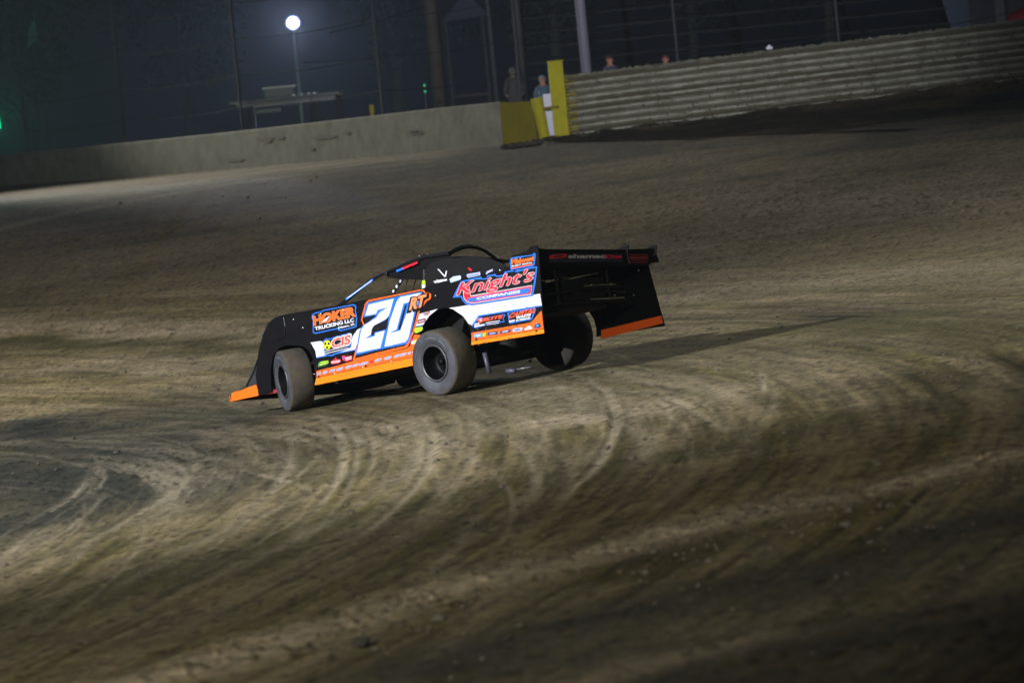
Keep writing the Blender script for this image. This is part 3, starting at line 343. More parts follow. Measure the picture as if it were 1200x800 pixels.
# loose clods thrown off the cushion
def blob(bm, c, r, seed, squash=.6, sub=1):
    rn = random.Random(seed)
    g = bmesh.ops.create_icosphere(bm, subdivisions=sub, radius=1)
    s = (r*rn.uniform(.7, 1.3), r*rn.uniform(.7, 1.3), r*squash*rn.uniform(.7, 1.2))
    for v in g['verts']:
        k = rn.uniform(.75, 1.2); v.co = Vector((v.co.x*s[0]*k+c[0], v.co.y*s[1]*k+c[1], v.co.z*s[2]*k+c[2]))
bm = bmesh.new()
for i in range(1500):
    y = random.uniform(18, 62) if i % 4 else random.uniform(60, 98)
    x = random.uniform(-.14, .14)*y
    if math.hypot(x+1, y-48.3) < 2.6: continue
    if i % 3 == 0:   # along the cushion
        a, b_ = BANDS[10][0][2], BANDS[10][0][7]; t = random.random(); x = a[0]+(b_[0]-a[0])*t+random.gauss(0, .5); y = a[1]+(b_[1]-a[1])*t+random.gauss(0, 1.0)
    r = .007+abs(random.gauss(0, .009))*(1+(min(y, 50)-20)/90)
    blob(bm, (x, y, float(gz(x, y))+r*.2), r, i, .6, 1)
clods = obj('dirt_clods', bm, mat('loose_clay', (.07,.06,.045), .95, noise=.5, nscale=3, dark=(.085,.07,.05)))
tag(clods, 'loose clay crumbs scattered over the racing surface', 'dirt', None, 'stuff')
bm = bmesh.new(); blob(bm, (BLOB[0], BLOB[1], float(gz(*BLOB))+.03), .045, 77, .9, 2)
tag(obj('dirt_clod', bm, mat('damp_clay', (.02,.019,.016), .9, bump=.5, nscale=30)), 'single large dark lump of clay on the pale cushion nearest the lens', 'clod')

# ------------------------------------------------------------------ race car
CARMW = Matrix([[*CARM[i], CARO[i]] for i in range(3)]+[[0,0,0,1]])
car = thing('race_car', 'black dirt track race car with orange skirts and white number 20, sliding', 'race car')
car.matrix_world = CARMW
BM = Matrix([[*BODM[i], BODO[i]] for i in range(3)]+[[0,0,0,1]])
def bpart(name, bm, mats, parent=None, smooth=False):
    for v in bm.verts: v.co = BM @ v.co          # bodywork leans over on its suspension
    return obj(name, bm, mats, parent or car, smooth)
YL = .98
side = prism(bmesh.new(), SIDE, lambda u, v, w: (u, YL-w, v), .012)
panel = bpart('side_panel', side, M_BODY); panel['label'] = 'side panel carrying the number and most of the lettering'
rp = bmesh.new(); prism(rp, [p for p in SIDE], lambda u, v, w: (max(u, -2.975+.15*(v-.2)), -YL+w, v if v < .93 else .93+(v-.93)*.2), .012)
panelr = bpart('side_panel', rp, M_BODY)
# far side skirt strip: the inner face shows at the rear
bm = bmesh.new(); prism(bm, [(-2.965,.215),(-2.955,.305),(-1.97,.29),(-1.95,.19)], lambda u, v, w: (u, -YL+.014+w, v), .006)
bpart('rocker_strip', bm, MC['orange'])

def map_left(u, v, w): return (u, YL+.0012+w, v)
def flat(bm, pts, mapf, mi, w):
    if len(pts) < 3: return
    f = bm.faces.new([bm.verts.new(mapf(u, v, w)) for u, v in pts]); f.material_index = mi; f.normal_update()
    bmesh.ops.triangulate(bm, faces=[f])
def text_mesh(s, bold, cache={}):
    k = (s, bold)
    if k in cache: return cache[k]
    def mk(off):
        cu = bpy.data.curves.new('lettering', 'FONT'); cu.body = s; cu.offset = off; cu.resolution_u = 3; cu.fill_mode = 'FRONT'
        o = bpy.data.objects.new('lettering', cu); COL.objects.link(o)
        dg = bpy.context.evaluated_depsgraph_get(); dg.update()
        me = bpy.data.meshes.new_from_object(o.evaluated_get(dg))
        vs = [(v.co.x, v.co.y) for v in me.vertices]; fs = [tuple(p.vertices) for p in me.polygons]
        bpy.data.objects.remove(o); bpy.data.curves.remove(cu); bpy.data.meshes.remove(me)
        return vs, fs
    v0, _ = mk(0); x0 = min(v[0] for v in v0); x1 = max(v[0] for v in v0)
    vs, fs = mk(bold)
    h = .73 if any(c.isupper() or c in "hdb" for c in s) else .54
    cache[k] = ([((x-x0)/(x1-x0), y/h) for x, y in vs], fs)
    return cache[k]
def decal(name, ops, mapf, parent, label=None, step=.0012):
    bm = bmesh.new(); mats = []
    for i, op in enumerate(ops):
        c = op[1]
        if c not in mats: mats.append(c)
        mi = mats.index(c); w = i*step
        if op[0] == 'p': flat(bm, op[2], mapf, mi, w)
        else:
            _, _, s, o, a, b, bold = op
            vs, fs = text_mesh(s, bold)
            V = [bm.verts.new(mapf(o[0]+a[0]*x+b[0]*y, o[1]+a[1]*x+b[1]*y, w)) for x, y in vs]
            for f in fs:
                try: F = bm.faces.new([V[j] for j in f]); F.material_index = mi
                except ValueError: pass
    for v in bm.verts: v.co = BM @ v.co
    o = obj(name, bm, [MC[c] for c in mats], parent, recalc=False)
    if label: o['label'] = label
    return o
for k, (nm, lab, ops) in enumerate(DECALS):
    lift = 0 if 'stripe' in nm else .0035
    lift += {'number_decal': .0, 'sponsor_decal': .001, 'rub_mark': .006}.get(nm, 0)
    if ops and len(ops) > 4 and 'Knight' in (lab or ''): lift += .001
    decal(nm, ops, (lambda L: lambda u, v, w: (u, YL+.0012+L+w, v))(lift), panel, lab)

# nose: fender crowns, hood and the raked front skin
def profile_z(x):   # height of the nose skin
    return float(np.interp(-x, [-2.46,-2.44,-2.21,-2.0,-1.85,-1.75,-1.6,-1.45,-1.28,-.2], [.27,.31,.36,.52,.70,.86,1.0,1.05,1.06,1.02]))
bm = bmesh.new()
xs = [1.28,1.36,1.45,1.52,1.6,1.68,1.75,1.8,1.85,1.92,2.0,2.1,2.21,2.32,2.42,2.46]
ysn = [.978,.97,.95,.9,.8,.66,.58,.5,.3,0,-.3,-.5,-.58,-.66,-.8,-.9,-.95,-.97,-.978]
grid = []
for x in xs:
    row = []
    for y in ysn:
        z = profile_z(x); fend = 1/(1+math.exp((.58-abs(y))*22)); e = max(0, abs(y)-.9)/.08
        zz = z*fend + (z*.86 if x < 1.9 else z*.93)*(1-fend) - .03*e*e
        xx = x - .10*max(0, (abs(y)-.8)/.18)**2*max(0, (x-1.7)/.7)
        row.append(bm.verts.new((xx, y, zz)))
    grid.append(row)
for a, b in zip(grid, grid[1:]):
    for i in range(len(a)-1): bm.faces.new((a[i], a[i+1], b[i+1], b[i]))
last = grid[-1]; low = [bm.verts.new((v.co.x+.01, v.co.y, .2)) for v in last]
for i in range(len(low)-1): bm.faces.new((last[i], last[i+1], low[i+1], low[i]))
nose = bpart('nose', bm, M_PLASTIC, smooth=True)
for s in (1, -1):
    bm = bmesh.new(); prism(bm, FLANK, lambda u, v, w: (u-.02, s*(YL-.02-w), v), .01)
    # flank rolls inward toward the front
    fl = bpart('nose_flank', bm, M_FLANK, nose)
    bm = bmesh.new(); prism(bm, ORANGE_NOSE, lambda u, v, w: (u, s*(YL-.006-w), v), .012)
    bpart('nose_skirt', bm, MC['noseorange'], nose)
bm = bmesh.new(); box(bm, (2.475, 0, .235), (.012, 1.94, .07)); bpart('nose_skirt', bm, MC['noseorange'], nose)
bm = bmesh.new(); prism(bm, [(1.93,.2),(1.93,.24),(1.5,.22),(1.5,.18)], lambda u, v, w: (u, YL-.03-w, v), .02); bpart('nose_skirt', bm, MC['dred'], nose)
bm = bmesh.new(); tube(bm, [(1.46,.985,.78),(1.3,.987,.80),(1.27,.987,.93),(1.275,.987,1.03)], .006, 6); bpart('fender_edge', bm, M_PLASTIC, nose)
# hood and deck
bm = bmesh.new(); prism(bm, [(1.3,.93),(-.3,.985),(-.3,.97),(1.3,.915)], lambda u, v, w: (u, .965-w, v), 1.93); bpart('hood', bm, M_BODY)
bm = bmesh.new(); prism(bm, [(-1.5,.97),(-3.02,.93),(-3.02,.918),(-1.5,.958)], lambda u, v, w: (u, .965-w, v), 1.93); bpart('rear_deck', bm, M_BODY)
# floor and chassis box
bm = bmesh.new(); prism(bm, [(1.0,.2),(-1.0,.2),(-1.0,.55),(-1.5,.8),(-1.5,.95),(-1.52,.95),(-1.55,.8),(-1.2,.19),(-1.0,.17),(1.0,.17)], lambda u, v, w: (u, .62-w, v), 1.24); bpart('floor_pan', bm, M_IN)
bm = bmesh.new(); prism(bm, [(1.9,.3),(.55,.22),(.45,.5),(.4,.9),(.42,.9),(1.9,.82)], lambda u, v, w: (u, .45-w, v), .9); bpart('engine_bay', bm, M_IN)
for x, z in [(.95,.86),(-1.05,.93),(-1.4,.86),(-2.95,.86),(-2.98,.5),(-2.96,.3),(.86,.3),(.8,.66),(-.93,.5),(-2.0,.30),(-2.35,.285),(-2.7,.275),(.5,.255),(0,.25),(-.5,.245),(.2,.95),(.6,.97),(1.1,.98),(-1.95,.6),(-2.5,.97)]:
    bm = bmesh.new(); bmesh.ops.create_uvsphere(bm, u_segments=7, v_segments=5, radius=.008, matrix=Matrix.Translation((x, YL+.012, z))); bpart('rivet', bm, M_STEEL, panel)
bm = bmesh.new(); rn = random.Random(4)
for k in range(240):
    x = rn.choice((rn.uniform(-.9,.85), rn.uniform(-3.0,-1.9))); z = .2+abs(rn.gauss(0,.16)); s = rn.uniform(.002,.007)
    if z > .95: continue
    n_ = 6; f = bm.faces.new([bm.verts.new((x+s*rn.uniform(.7,1.8)*math.cos(t), YL+.0175, z+s*rn.uniform(.7,1.2)*math.sin(t))) for t in [2*math.pi*q/n_ for q in range(n_)]])
bpart('mud_flecks', bm, mat('dried_mud', (.13,.105,.07), .95), panel)['kind'] = 'stuff'
# cockpit
bm = bmesh.new(); prism(bm, COCKPIT, lambda u, v, w: (u, .72-w, v), .01); cp = bpart('cockpit_panel', bm, M_IN)
for c, pts in CDEC: decal('cockpit_decal', [['p', c, pts]], lambda u, v, w: (u, .7215+w, v), cp)
bm = bmesh.new(); box(bm, (-1.35, 0, .75), (.08, .5, .75), bev=.02); box(bm, (-1.1, 0, .45), (.5, .5, .1), bev=.02); box(bm, (-1.2, .26, 1.05), (.34, .03, .22), bev=.01); box(bm, (-1.2, -.26, 1.05), (.34, .03, .22), bev=.01)
bpart('seat', bm, M_IN)
bm = bmesh.new(); box(bm, (-.32, 0, .93), (.03, 1.2, .2)); bpart('dashboard', bm, M_IN)
bm = bmesh.new()
for k in range(20):
    a, b = 2*math.pi*k/20, 2*math.pi*(k+1)/20
    tube(bm, [(-.55+.04*math.sin(a), .17*math.cos(a), .98+.16*math.sin(a)), (-.55+.04*math.sin(b), .17*math.cos(b), .98+.16*math.sin(b))], .014, 6)
tube(bm, [(-.55,-.16,.98),(-.55,.16,.98)], .012, 6); tube(bm, [(-.55,0,.98),(-.32,0,.92)], .015, 6)
bpart('steering_wheel', bm, M_TUBE)
# roof
bm = bmesh.new(); rg = []
for x, z in ((-.2,1.285),(-.4,1.325),(-.7,1.352),(-1.0,1.355),(-1.2,1.335)):
    rg.append([bm.verts.new((x, y, z + .015 - .03*(y/.58)**2 - (.58-y)*.085)) for y in (.58,.4,.2,0,-.2,-.4,-.55)])
for a, b in zip(rg, rg[1:]):
    for i in range(6): bm.faces.new((a[i], a[i+1], b[i+1], b[i]))
bmesh.ops.solidify(bm, geom=bm.faces[:], thickness=.012); roof = bpart('roof', bm, M_BODY)
bm = bmesh.new(); prism(bm, VISOR, lambda u, v, w: (u, .585-w, v), .01); bpart('roof_edge', bm, M_BODY, roof)
bm = bmesh.new(); hp = [Vector(p) for p in HOOP]
for i, (a, b) in enumerate(zip(hp, hp[1:])): tube(bm, [a, b], .027, 8)
bpart('roll_hoop', bm, M_IN)
bm = bmesh.new(); tube(bm, POST, [.028,.02,.02,.024,.024,.022], 8); A = bpart('windshield_post', bm, M_TUBE)
for i, (a, b) in enumerate(POSTDEC):
    bm = bmesh.new(); a, b = Vector(a), Vector(b); d = (b-a)
    n = Vector((-d.z, 0, d.x)).normalized()*.013
    if n.z < 0: n = -n
    f = bm.faces.new([bm.verts.new(p) for p in (a-n, b-n, b+n, a+n)])
    if i == 0:
        n2 = n*.45; a2 = a+d*.05+Vector((0,.001,0)); b2 = b-d*.05+Vector((0,.001,0)); f2 = bm.faces.new([bm.verts.new(p) for p in (a2-n2, b2-n2, b2+n2, a2+n2)]); f2.material_index = 1
    for v in bm.verts: v.co = BM @ v.co
    obj('post_decal', bm, [MC[('blue','blue','red')[i]], MC['white']], A, recalc=False)
bm = bmesh.new(); tube(bm, [(.718,-.6,1.0),(.1,-.6,1.19),(-.2,-.57,1.2)], .02, 8); bpart('windshield_post', bm, M_TUBE)
for i, (a, b) in enumerate(BARS):
    bm = bmesh.new(); tube(bm, [a, b], .016 if i in (0, 3) else .007, 6); q = bpart('cockpit_bar', bm, M_TUBE)
    if i == 0:
        a, b = Vector(a), Vector(b)
        for j, t in enumerate((.12,.42,.7)):
            p = a+(b-a)*t; m_ = bmesh.new(); box(m_, (p.x, p.y+.017, p.z), (.035,.002,.03), Matrix.Rotation(.6, 3, 'Y')); bpart('bar_decal', m_, MC['white' if j else 'lilac'], q)
    if i == 3:
        for j, pts in enumerate(BARDEC): decal('bar_decal', [['p', ('lilac','lime','white')[j], pts]], lambda u, v, w: (u, .683+w, v), q)
for x, y in ((.74,.6),(-.19,.6)):
    bm = bmesh.new(); box(bm, (x, y, 1.045 if x > 0 else 1.3), (.06,.05,.05), bev=.01); bpart('post_clamp', bm, M_STEEL if x > 0 else M_TUBE, A)
for x, y, z in ((-.8,.6,1.395),(-.93,.6,1.395),(-1.0,.6,1.385),(-.7,.6,1.38)):
    bm = bmesh.new(); bmesh.ops.create_uvsphere(bm, u_segments=8, v_segments=6, radius=.011, matrix=Matrix.Translation((x, y, z))); bpart('roof_bolt', bm, M_STEEL, roof)
# spoiler
bm = bmesh.new(); prism(bm, SPOIL, lambda u, v, w: (-3.02+w-(v-.9)*.0, u, v), .01); sp = bpart('spoiler', bm, M_BODY)
decal('spoiler_lettering', SPDEC, lambda u, v, w: (-3.0225-w, u, v), sp); decal('spoiler_lettering', SPDEC2, lambda u, v, w: (-3.0225-w, u, v), sp)
for (y, t) in ((.9,.13),(-.5,.06),(-.95,.02)):
    bm = bmesh.new(); prism(bm, [(-3.06,.9),(-3.03,1.0),(-3.06,1.15-(0.9-y)*.03),(-2.96,1.155-(0.9-y)*.03),(-2.55,.95),(-2.55,.92)], lambda u, v, w: (u, y+w, v), .012)
    bpart('spoiler_support', bm, M_BODY, sp)
# rear end
bm = bmesh.new(); prism(bm, [(-2.2,.45),(-2.75,.45),(-2.75,.8),(-2.2,.8)], lambda u, v, w: (u, .33-w, v), .66); bpart('fuel_cell', bm, M_IN)
bm = bmesh.new()
for a in ([(-2.85,.5,.52),(-2.85,-.55,.52)], [(-2.85,.2,.68),(-2.85,-.5,.68)], [(-2.85,.5,.52),(-2.0,.45,.5)], [(-2.85,-.5,.52),(-2.0,-.45,.5)], [(-2.85,-.3,.52),(-2.85,-.3,.93)], [(-2.85,.5,.52),(-2.85,.5,.93)], [(-2.3,-.6,.62),(-2.0,-.97,.40)], [(-2.95,.9,.6),(-2.85,.3,.66)]):
    tube(bm, a, .016, 8)
bpart('rear_frame', bm, M_IN)
bm = bmesh.new(); tube(bm, [(-2.87,.02,.545),(-2.87,-.5,.545)], .009, 6); tube(bm, [(-2.87,.1,.70),(-2.87,-.4,.70)], .005, 6); bpart('bumper_bar', bm, M_STEEL)
for p in ((-2.87,-.36,.575),(-2.87,-.02,.705),(-2.87,-.33,.706),(-2.9,-.76,.84),(-2.9,-.63,.56)):
    bm = bmesh.new(); bmesh.ops.create_uvsphere(bm, u_segments=8, v_segments=6, radius=.012, matrix=Matrix.Translation(p)); bpart('rear_bolt', bm, M_STEEL)
bm = bmesh.new(); tube(bm, [(-1.95,-.3,.72),(-2.3,-.1,.86)], .02, 8); tube(bm, [(-1.9,.5,.9),(-2.9,-.5,.6)], .012, 6); bpart('radius_rod', bm, M_TUBE)
# axle, shocks, exhaust
WB = 2.64
bm = bmesh.new(); tube(bm, [(-WB/2,-.8,.37),(-WB/2,.8,.37)], .04, 10); bmesh.ops.create_uvsphere(bm, u_segments=14, v_segments=10, radius=.15, matrix=Matrix.Translation((-WB/2,-.1,.37))); obj('rear_axle', bm, M_IN, car, True)
for p, q in (((-1.80,.72,.16),(-1.78,.72,.4)), ((-2.1,.60,.15),(-1.98,.62,.16))):
    bm = bmesh.new(); tube(bm, [p, q], .028, 10); obj('shock_absorber', bm, mat('shock_alloy', (.07,.068,.10), .5, metal=.3), car, True)
bm = bmesh.new(); tube(bm, [(-2.02,.6,.16),(-2.3,.55,.17)], .009, 8); obj('exhaust_pipe', bm, mat('burnt_pipe', (.16,.16,.18), .4, metal=.6), car, True)
# wheels
def wheel(x, y, r, wd, steer, sgn, camber=0):
    e = link(bpy.data.objects.new('wheel', None), car); e.location = (x, y, r); e.rotation_euler = (camber, 0, steer)
    h = wd/2; rr = r*.56
    bm = bmesh.new()
    prof = [(rr, -h*.86), (rr+.03, -h*.98), (r*.78, -h*1.05), (r*.93, -h*1.0), (r*.975, -h*.94), (r*.995, -h*.84), (r*1.002, 0), (r*.995, h*.84), (r*.975, h*.94), (r*.93, h*1.0), (r*.78, h*1.05), (rr+.03, h*.98), (rr, h*.86)]
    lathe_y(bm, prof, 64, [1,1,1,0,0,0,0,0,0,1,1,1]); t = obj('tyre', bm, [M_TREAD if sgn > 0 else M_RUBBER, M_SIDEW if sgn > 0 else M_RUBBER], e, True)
    if sgn > 0:
        bm = bmesh.new()
        for a0, a1 in ((-2.6,-2.1),(-1.95,-1.3),(-.9,-.2),(.0,.75),(1.0,1.5)):
            n_ = 12; ring = [[bm.verts.new((rq*math.cos(-(a0+(a1-a0)*k/n_)), h*1.05+.003-(.012*h/.16 if rq > r*.8 else 0), rq*math.sin(-(a0+(a1-a0)*k/n_)))) for k in range(n_+1)] for rq in (r*.76, r*.86)]
            for k in range(n_): bm.faces.new((ring[0][k], ring[0][k+1], ring[1][k+1], ring[1][k]))
        obj('sidewall_marking', bm, mat('scuffed_marking', (.13,.13,.15), .8, noise=.9, nscale=26, dark=(.05,.05,.058)), e)
    bm = bmesh.new(); o = sgn
    lathe_y(bm, [(rr+.004, o*h*.90), (rr+.004, o*h*.99), (rr-.012, o*h*1.0), (rr-.02, o*h*.93)], 48)
    obj('beadlock_ring', bm, M_RING, e, True)
    bm = bmesh.new()
    lathe_y(bm, [(rr-.02, o*h*.95), (rr-.035, o*h*.5), (rr-.04, o*h*.05), (rr*.6, -o*h*.15), (rr*.45, -o*h*.05), (rr*.3, -o*h*.02), (.001, -o*h*.02)], 48)
    lathe_y(bm, [(rr-.002, -o*h*.8), (rr-.04, -o*h*.2), (rr*.5, -o*h*.05), (.001, -o*h*.05)], 48)
    obj('rim', bm, M_RIM, e, True)
    bm = bmesh.new()
    for k in range(6):
        a = 2*math.pi*k/6; bmesh.ops.create_uvsphere(bm, u_segments=6, v_segments=5, radius=.011, matrix=Matrix.Translation((rr*.38*math.cos(a), o*h*.16, rr*.38*math.sin(a))))
    tube(bm, [(0, o*h*.1, 0), (0, o*h*.42, 0)], .035, 12)
    obj('hub', bm, M_STEEL if sgn > 0 and x > 0 else M_RIM, e, True)
wheel(WB/2, .90, .36, .29, R(-25), 1, .02)
wheel(-WB/2, .92, .372, .33, 0, 1)
wheel(-WB/2, -.95, .375, .34, 0, -1)
wheel(WB/2, -.93, .36, .28, R(-25), -1)

# ------------------------------------------------------------------ walls
def G(x, y): return float(gz(x, y))
conc = mat('stained_concrete', (.27,.265,.215), .9, noise=.75, nscale=1.9, dark=(.13,.125,.095), bump=.4)
yel = mat('faded_yellow_paint', (.23,.19,.010), .6, noise=.4, nscale=3, dark=(.12,.10,.02))
yelb = mat('yellow_gate_paint', (.40,.36,.006), .85, noise=.35, nscale=6, dark=(.22,.19,.02))
def wall_run(pts, h, th, m, name, top_over=0):
    bm = bmesh.new(); secs = []
    for i, (x, y, hh) in enumerate(pts):
        z = G(x, y)-.5; zt = G(x, y)+hh
        secs.append([bm.verts.new(p) for p in ((x, y, z), (x, y-.0, zt-.02), (x+.02, y+.03, zt), (x+.02, y+th-.02, zt), (x+.02, y+th, z))])
    for a, b in zip(secs, secs[1:]):
        for i in range(4): bm.faces.new((a[i], b[i], b[i+1], a[i+1]))
    bm.faces.new(secs[0]); bm.faces.new(secs[-1][::-1])
    return obj(name, bm, m)
def lwall(t): return (.25-t*15.85, 101.1+t*29.6)     # from the gate away to the left
pts = [(*lwall(t), 1.09-.08*min(t, 1)) for t in [i/24*1.7 for i in range(25)]]
tag(wall_run(pts, 1.07, .25, conc, 'concrete_wall'), 'low grey weathered concrete retaining wall running off to the left', 'wall')
tag(wall_run([(1.06,100.25,1.03),(.66,100.7,1.05),(.252,101.08,1.09)], 1.1, .25, yel, 'yellow_wall'), 'short faded yellow end block joined to the grey concrete wall', 'wall')
CW = bpy.data.objects['concrete_wall']
for k in range(16):
    t = random.uniform(0, 1.1); x, y = lwall(t); bm = bmesh.new(); L = random.uniform(.4, 2.2); z = random.uniform(.25,.8); pts_ = [(0,z),(L*.3,z+.05),(L,z+.02),(L*.8,z-.05),(L*.2,z-.06)]
    f = bm.faces.new([bm.verts.new((lwall(t+u/33.6)[0]-.006, lwall(t+u/33.6)[1]-.011, G(*lwall(t+u/33.6))+v)) for u, v in pts_]); obj('tyre_scuff', bm, mat('scuff_rubber', (.16,.152,.13), .9, noise=.7, nscale=3, dark=(.2,.19,.16)), CW)
# gate
gate = thing('track_gate', 'bright yellow gate frame of round pad and square post at the wall gap', 'gate', (1.4, 99.9, G(1.4, 99.9)))
def gp(bm_fn, name, m, **k):
    bm = bmesh.new(); bm_fn(bm); return obj(name, bm, m, gate, **k)
gp(lambda b: tube(b, [(-.12,.05,-.1),(-.26,.0,1.1)], [.13,.15], 14), 'gate_pad', yelb, smooth=False)
gp(lambda b: box(b, (.27,.05,.95), (.36,.3,1.95), bev=.03), 'gate_post', yelb)
gp(lambda b: box(b, (.27,.05,1.935), (.38,.32,.03), bev=.008), 'post_cap', yelb)
for z in (.12,.83): gp(lambda b: tube(b, [(-.2,-.05,z),(.12,-.1,z+.02),(.25,-.16,z)], .03, 8), 'hinge', yel)
bm = bmesh.new(); box(bm, (.12,.4,.55), (.42,.03,1.25)); gsheet = obj('gate_sheet', bm, mat('pale_lilac_sheet', (.62,.62,.80), .6, noise=.2, nscale=5, dark=(.4,.4,.5)), gate)
# corrugated guardrail
def corr(): 
    bm = bmesh.new(); nz = 9*8; H = 1.55; secs = []
    X = np.concatenate([np.arange(1.62, 20, .16), np.arange(20, 60, 1.0)])
    for x in X:
        g = G(x, 100); sec = []
        for k in range(nz+1):
            v = k/nz; ph = v*9*2*math.pi
            c = math.cos(ph); c = math.copysign(abs(c)**.8, c)
            dent = .05*(float(fbm(np.array(x*.9), np.array(v*4+3.), 3))-.5)*2 + .018*((x/2.6) % 1.0)+.03*(float(vnoise(np.array(x*3.1), np.array(v*9+13.)))-.5)
            sec.append(bm.verts.new((x, 100+.085*c+dent, g-.03+v*H+.012*(float(vnoise(np.array(x*1.1), np.array(7.)))-.5))))
        secs.append(sec)
    for j, (a, b) in enumerate(zip(secs, secs[1:])):
        for i in range(nz):
            f = bm.faces.new((a[i], b[i], b[i+1], a[i+1])); f.smooth = True
            if math.cos((i+.5)/nz*9*2*math.pi) < -.45+.5*(float(vnoise(np.array(X[j]*2.3), np.array(i*.37)))-.5)+.2*math.sin(i*.21): f.material_index = 2  # brown valley faces: groove shade put into the colour, with some mud
            if X[j] < 1.62+.30+.12*math.sin(i*.7)*math.sin(i*.23): f.material_index = 1
    m = mat('dirty_galvanised_rail', (.33,.33,.285), .65, noise=.8, nscale=3.2, dark=(.15,.14,.095), bump=.5)
    m2 = mat('rail_yellow_end', (.30,.25,.03), .7, noise=.8, nscale=6, dark=(.14,.12,.05), bump=.3)
    o = obj('guardrail_wall', bm, [m, m2, mat('groove_shade_mud', (.10,.09,.05), .9, noise=.5, nscale=5, dark=(.055,.05,.03))], recalc=False)
    tag(o, 'long dirty corrugated metal guardrail wall with a yellow painted end', 'guardrail')
    mud = mat('mud_spatter', (.10,.085,.055), .95, bump=.5, nscale=10)
    b2 = bmesh.new()
    for i in range(1500):
        x = random.uniform(1.6, 14); v = random.random()**1.5; blob(b2, (x, 99.93, G(x, 100)+v*1.5), random.uniform(.008,.028), i+900, .8)
    tag(obj('mud_spatter', b2, mud, o), None)
    for x in np.arange(4.1, 20, 2.6):
        bj = bmesh.new()
        for k in range(9):
            for dz in (-.035, .035): bmesh.ops.create_uvsphere(bj, u_segments=6, v_segments=4, radius=.017, matrix=Matrix.Translation((x-.06, 99.915, G(x,100)+(k+1)*1.55/9-.085+dz)))
        obj('rail_bolt', bj, M_TUBE, o)
    b3 = bmesh.new()
    for x in np.arange(1.7, 20, .05):
        blob(b3, (x, 99.98, G(x, 100)+1.53+random.uniform(-.01,.02)), random.uniform(.02,.05), int(x*100), .7)
    obj('mud_cap', b3, mat('rail_top_dirt', (.24,.23,.17), .95), o)
    for x in np.arange(2.6, 14, 1.9):
        b4 = bmesh.new(); box(b4, (x, 100.25, G(x,100)+.75), (.15,.2,1.5)); obj('rail_post', b4, mat('rail_timber', (.12,.1,.07), .9), o)
    # ragged berm of dirt along the foot
    b5 = bmesh.new()
    for i in range(420):
        x = random.uniform(.2, 15); blob(b5, (x, 99.75+random.uniform(-.15,.1), G(x, 99.8)+.05), random.uniform(.05,.13), i+3000, .8)
    tag(obj('dirt_berm', b5, mat('berm_clay', (.05,.045,.032), .95)), 'ragged line of dark clay piled along the foot of the guardrail', 'dirt', None, 'stuff')
corr()

# ------------------------------------------------------------------ catch fence
post_m = mat('galvanised_post', (.06,.064,.078), .85, spec=.15)
fence = thing('catch_fence', 'tall catch fence of thin steel posts and sagging cables behind the concrete wall', 'fence', (0, 104, G(0,104)))
fz = G(0,104)
FP = []
for x, y in ((-14.6,131),(-10.9,124),(-6.9,116),(-2.76,108),(.82,106),(4.8,104.2),(8.8,103.5),(13,103.5)):
    bm = bmesh.new(); z = G(x, y)-fz; tube(bm, [(x, y-104, z-.3), (x, y-104, z+5.4)], .035, 8); obj('fence_post', bm, post_m, fence); FP.append(Vector((x, y-104, z)))
cab = mat('steel_cable', (.02,.022,.027), .95, spec=.1)
for h in (1.7, 2.6, 3.6, 4.6):
    bm = bmesh.new()
    for a, b in zip(FP, FP[1:]):
        pts = [a+(b-a)*t+Vector((0,0,h-.25*4*t*(1-t)*.5)) for t in [i/8 for i in range(9)]]; tube(bm, pts, .012, 5)
    obj('cable', bm, cab, fence)
# utility poles
def pole(x, y, r, h, lab, name='utility_pole', m=None, arms=True, cat='pole', lean=0):
    t = thing(name, lab, cat, (x, y, G(x, y)), 'poles behind the wall')
    bm = bmesh.new(); tube(bm, [(0,0,-.5),(lean*.5,0,h*.5),(lean,0,h)], [r, r*.9, r*.8], 12); obj('shaft', bm, m, t, True)
    if arms: bm = bmesh.new(); box(bm, (0,-.1,h-.8), (2.0,.1,.12)); obj('cross_arm', bm, m, t)
    return t
wood = mat('weathered_wood', (.06,.052,.052), .85, noise=.4, nscale=3, dark=(.03,.027,.027))
grey = mat('grey_painted_pole', (.20,.20,.27), .6)
pole(-1.3, 112, .2, 9, 'thick brown wooden utility pole behind the grey concrete wall', m=wood)
pole(2.5, 104, .14, 8, 'grey lilac steel pole standing just right of the yellow gate', m=grey, arms=False)
pole(.95, 108, .11, 7, 'dark slim pole just left of the yellow gate', m=mat('dark_pole', (.03,.03,.035), .7), arms=False)
pole(.22, 112, .06, 6.5, 'slim pale pole between the wooden utility pole and the gate', m=post_m, arms=False)
for i, h in enumerate((7.9,)):
    bm = bmesh.new(); o0 = Vector((-1.3,112,G(-1.3,112)+2.3))
    tube(bm, [Vector((-4.2,115,5.45)), Vector((-2.8,113.5,5.6)), Vector((-1.3,112,5.9))], .014, 5); tube(bm, [Vector((-1.3,112,4.75)), Vector((-3,113.5,4.6)), Vector((-5,115,4.7))], .012, 5)
    tag(obj('overhead_cable', bm, cab), 'pair of faint cables strung from the wooden pole to the left', 'cable')

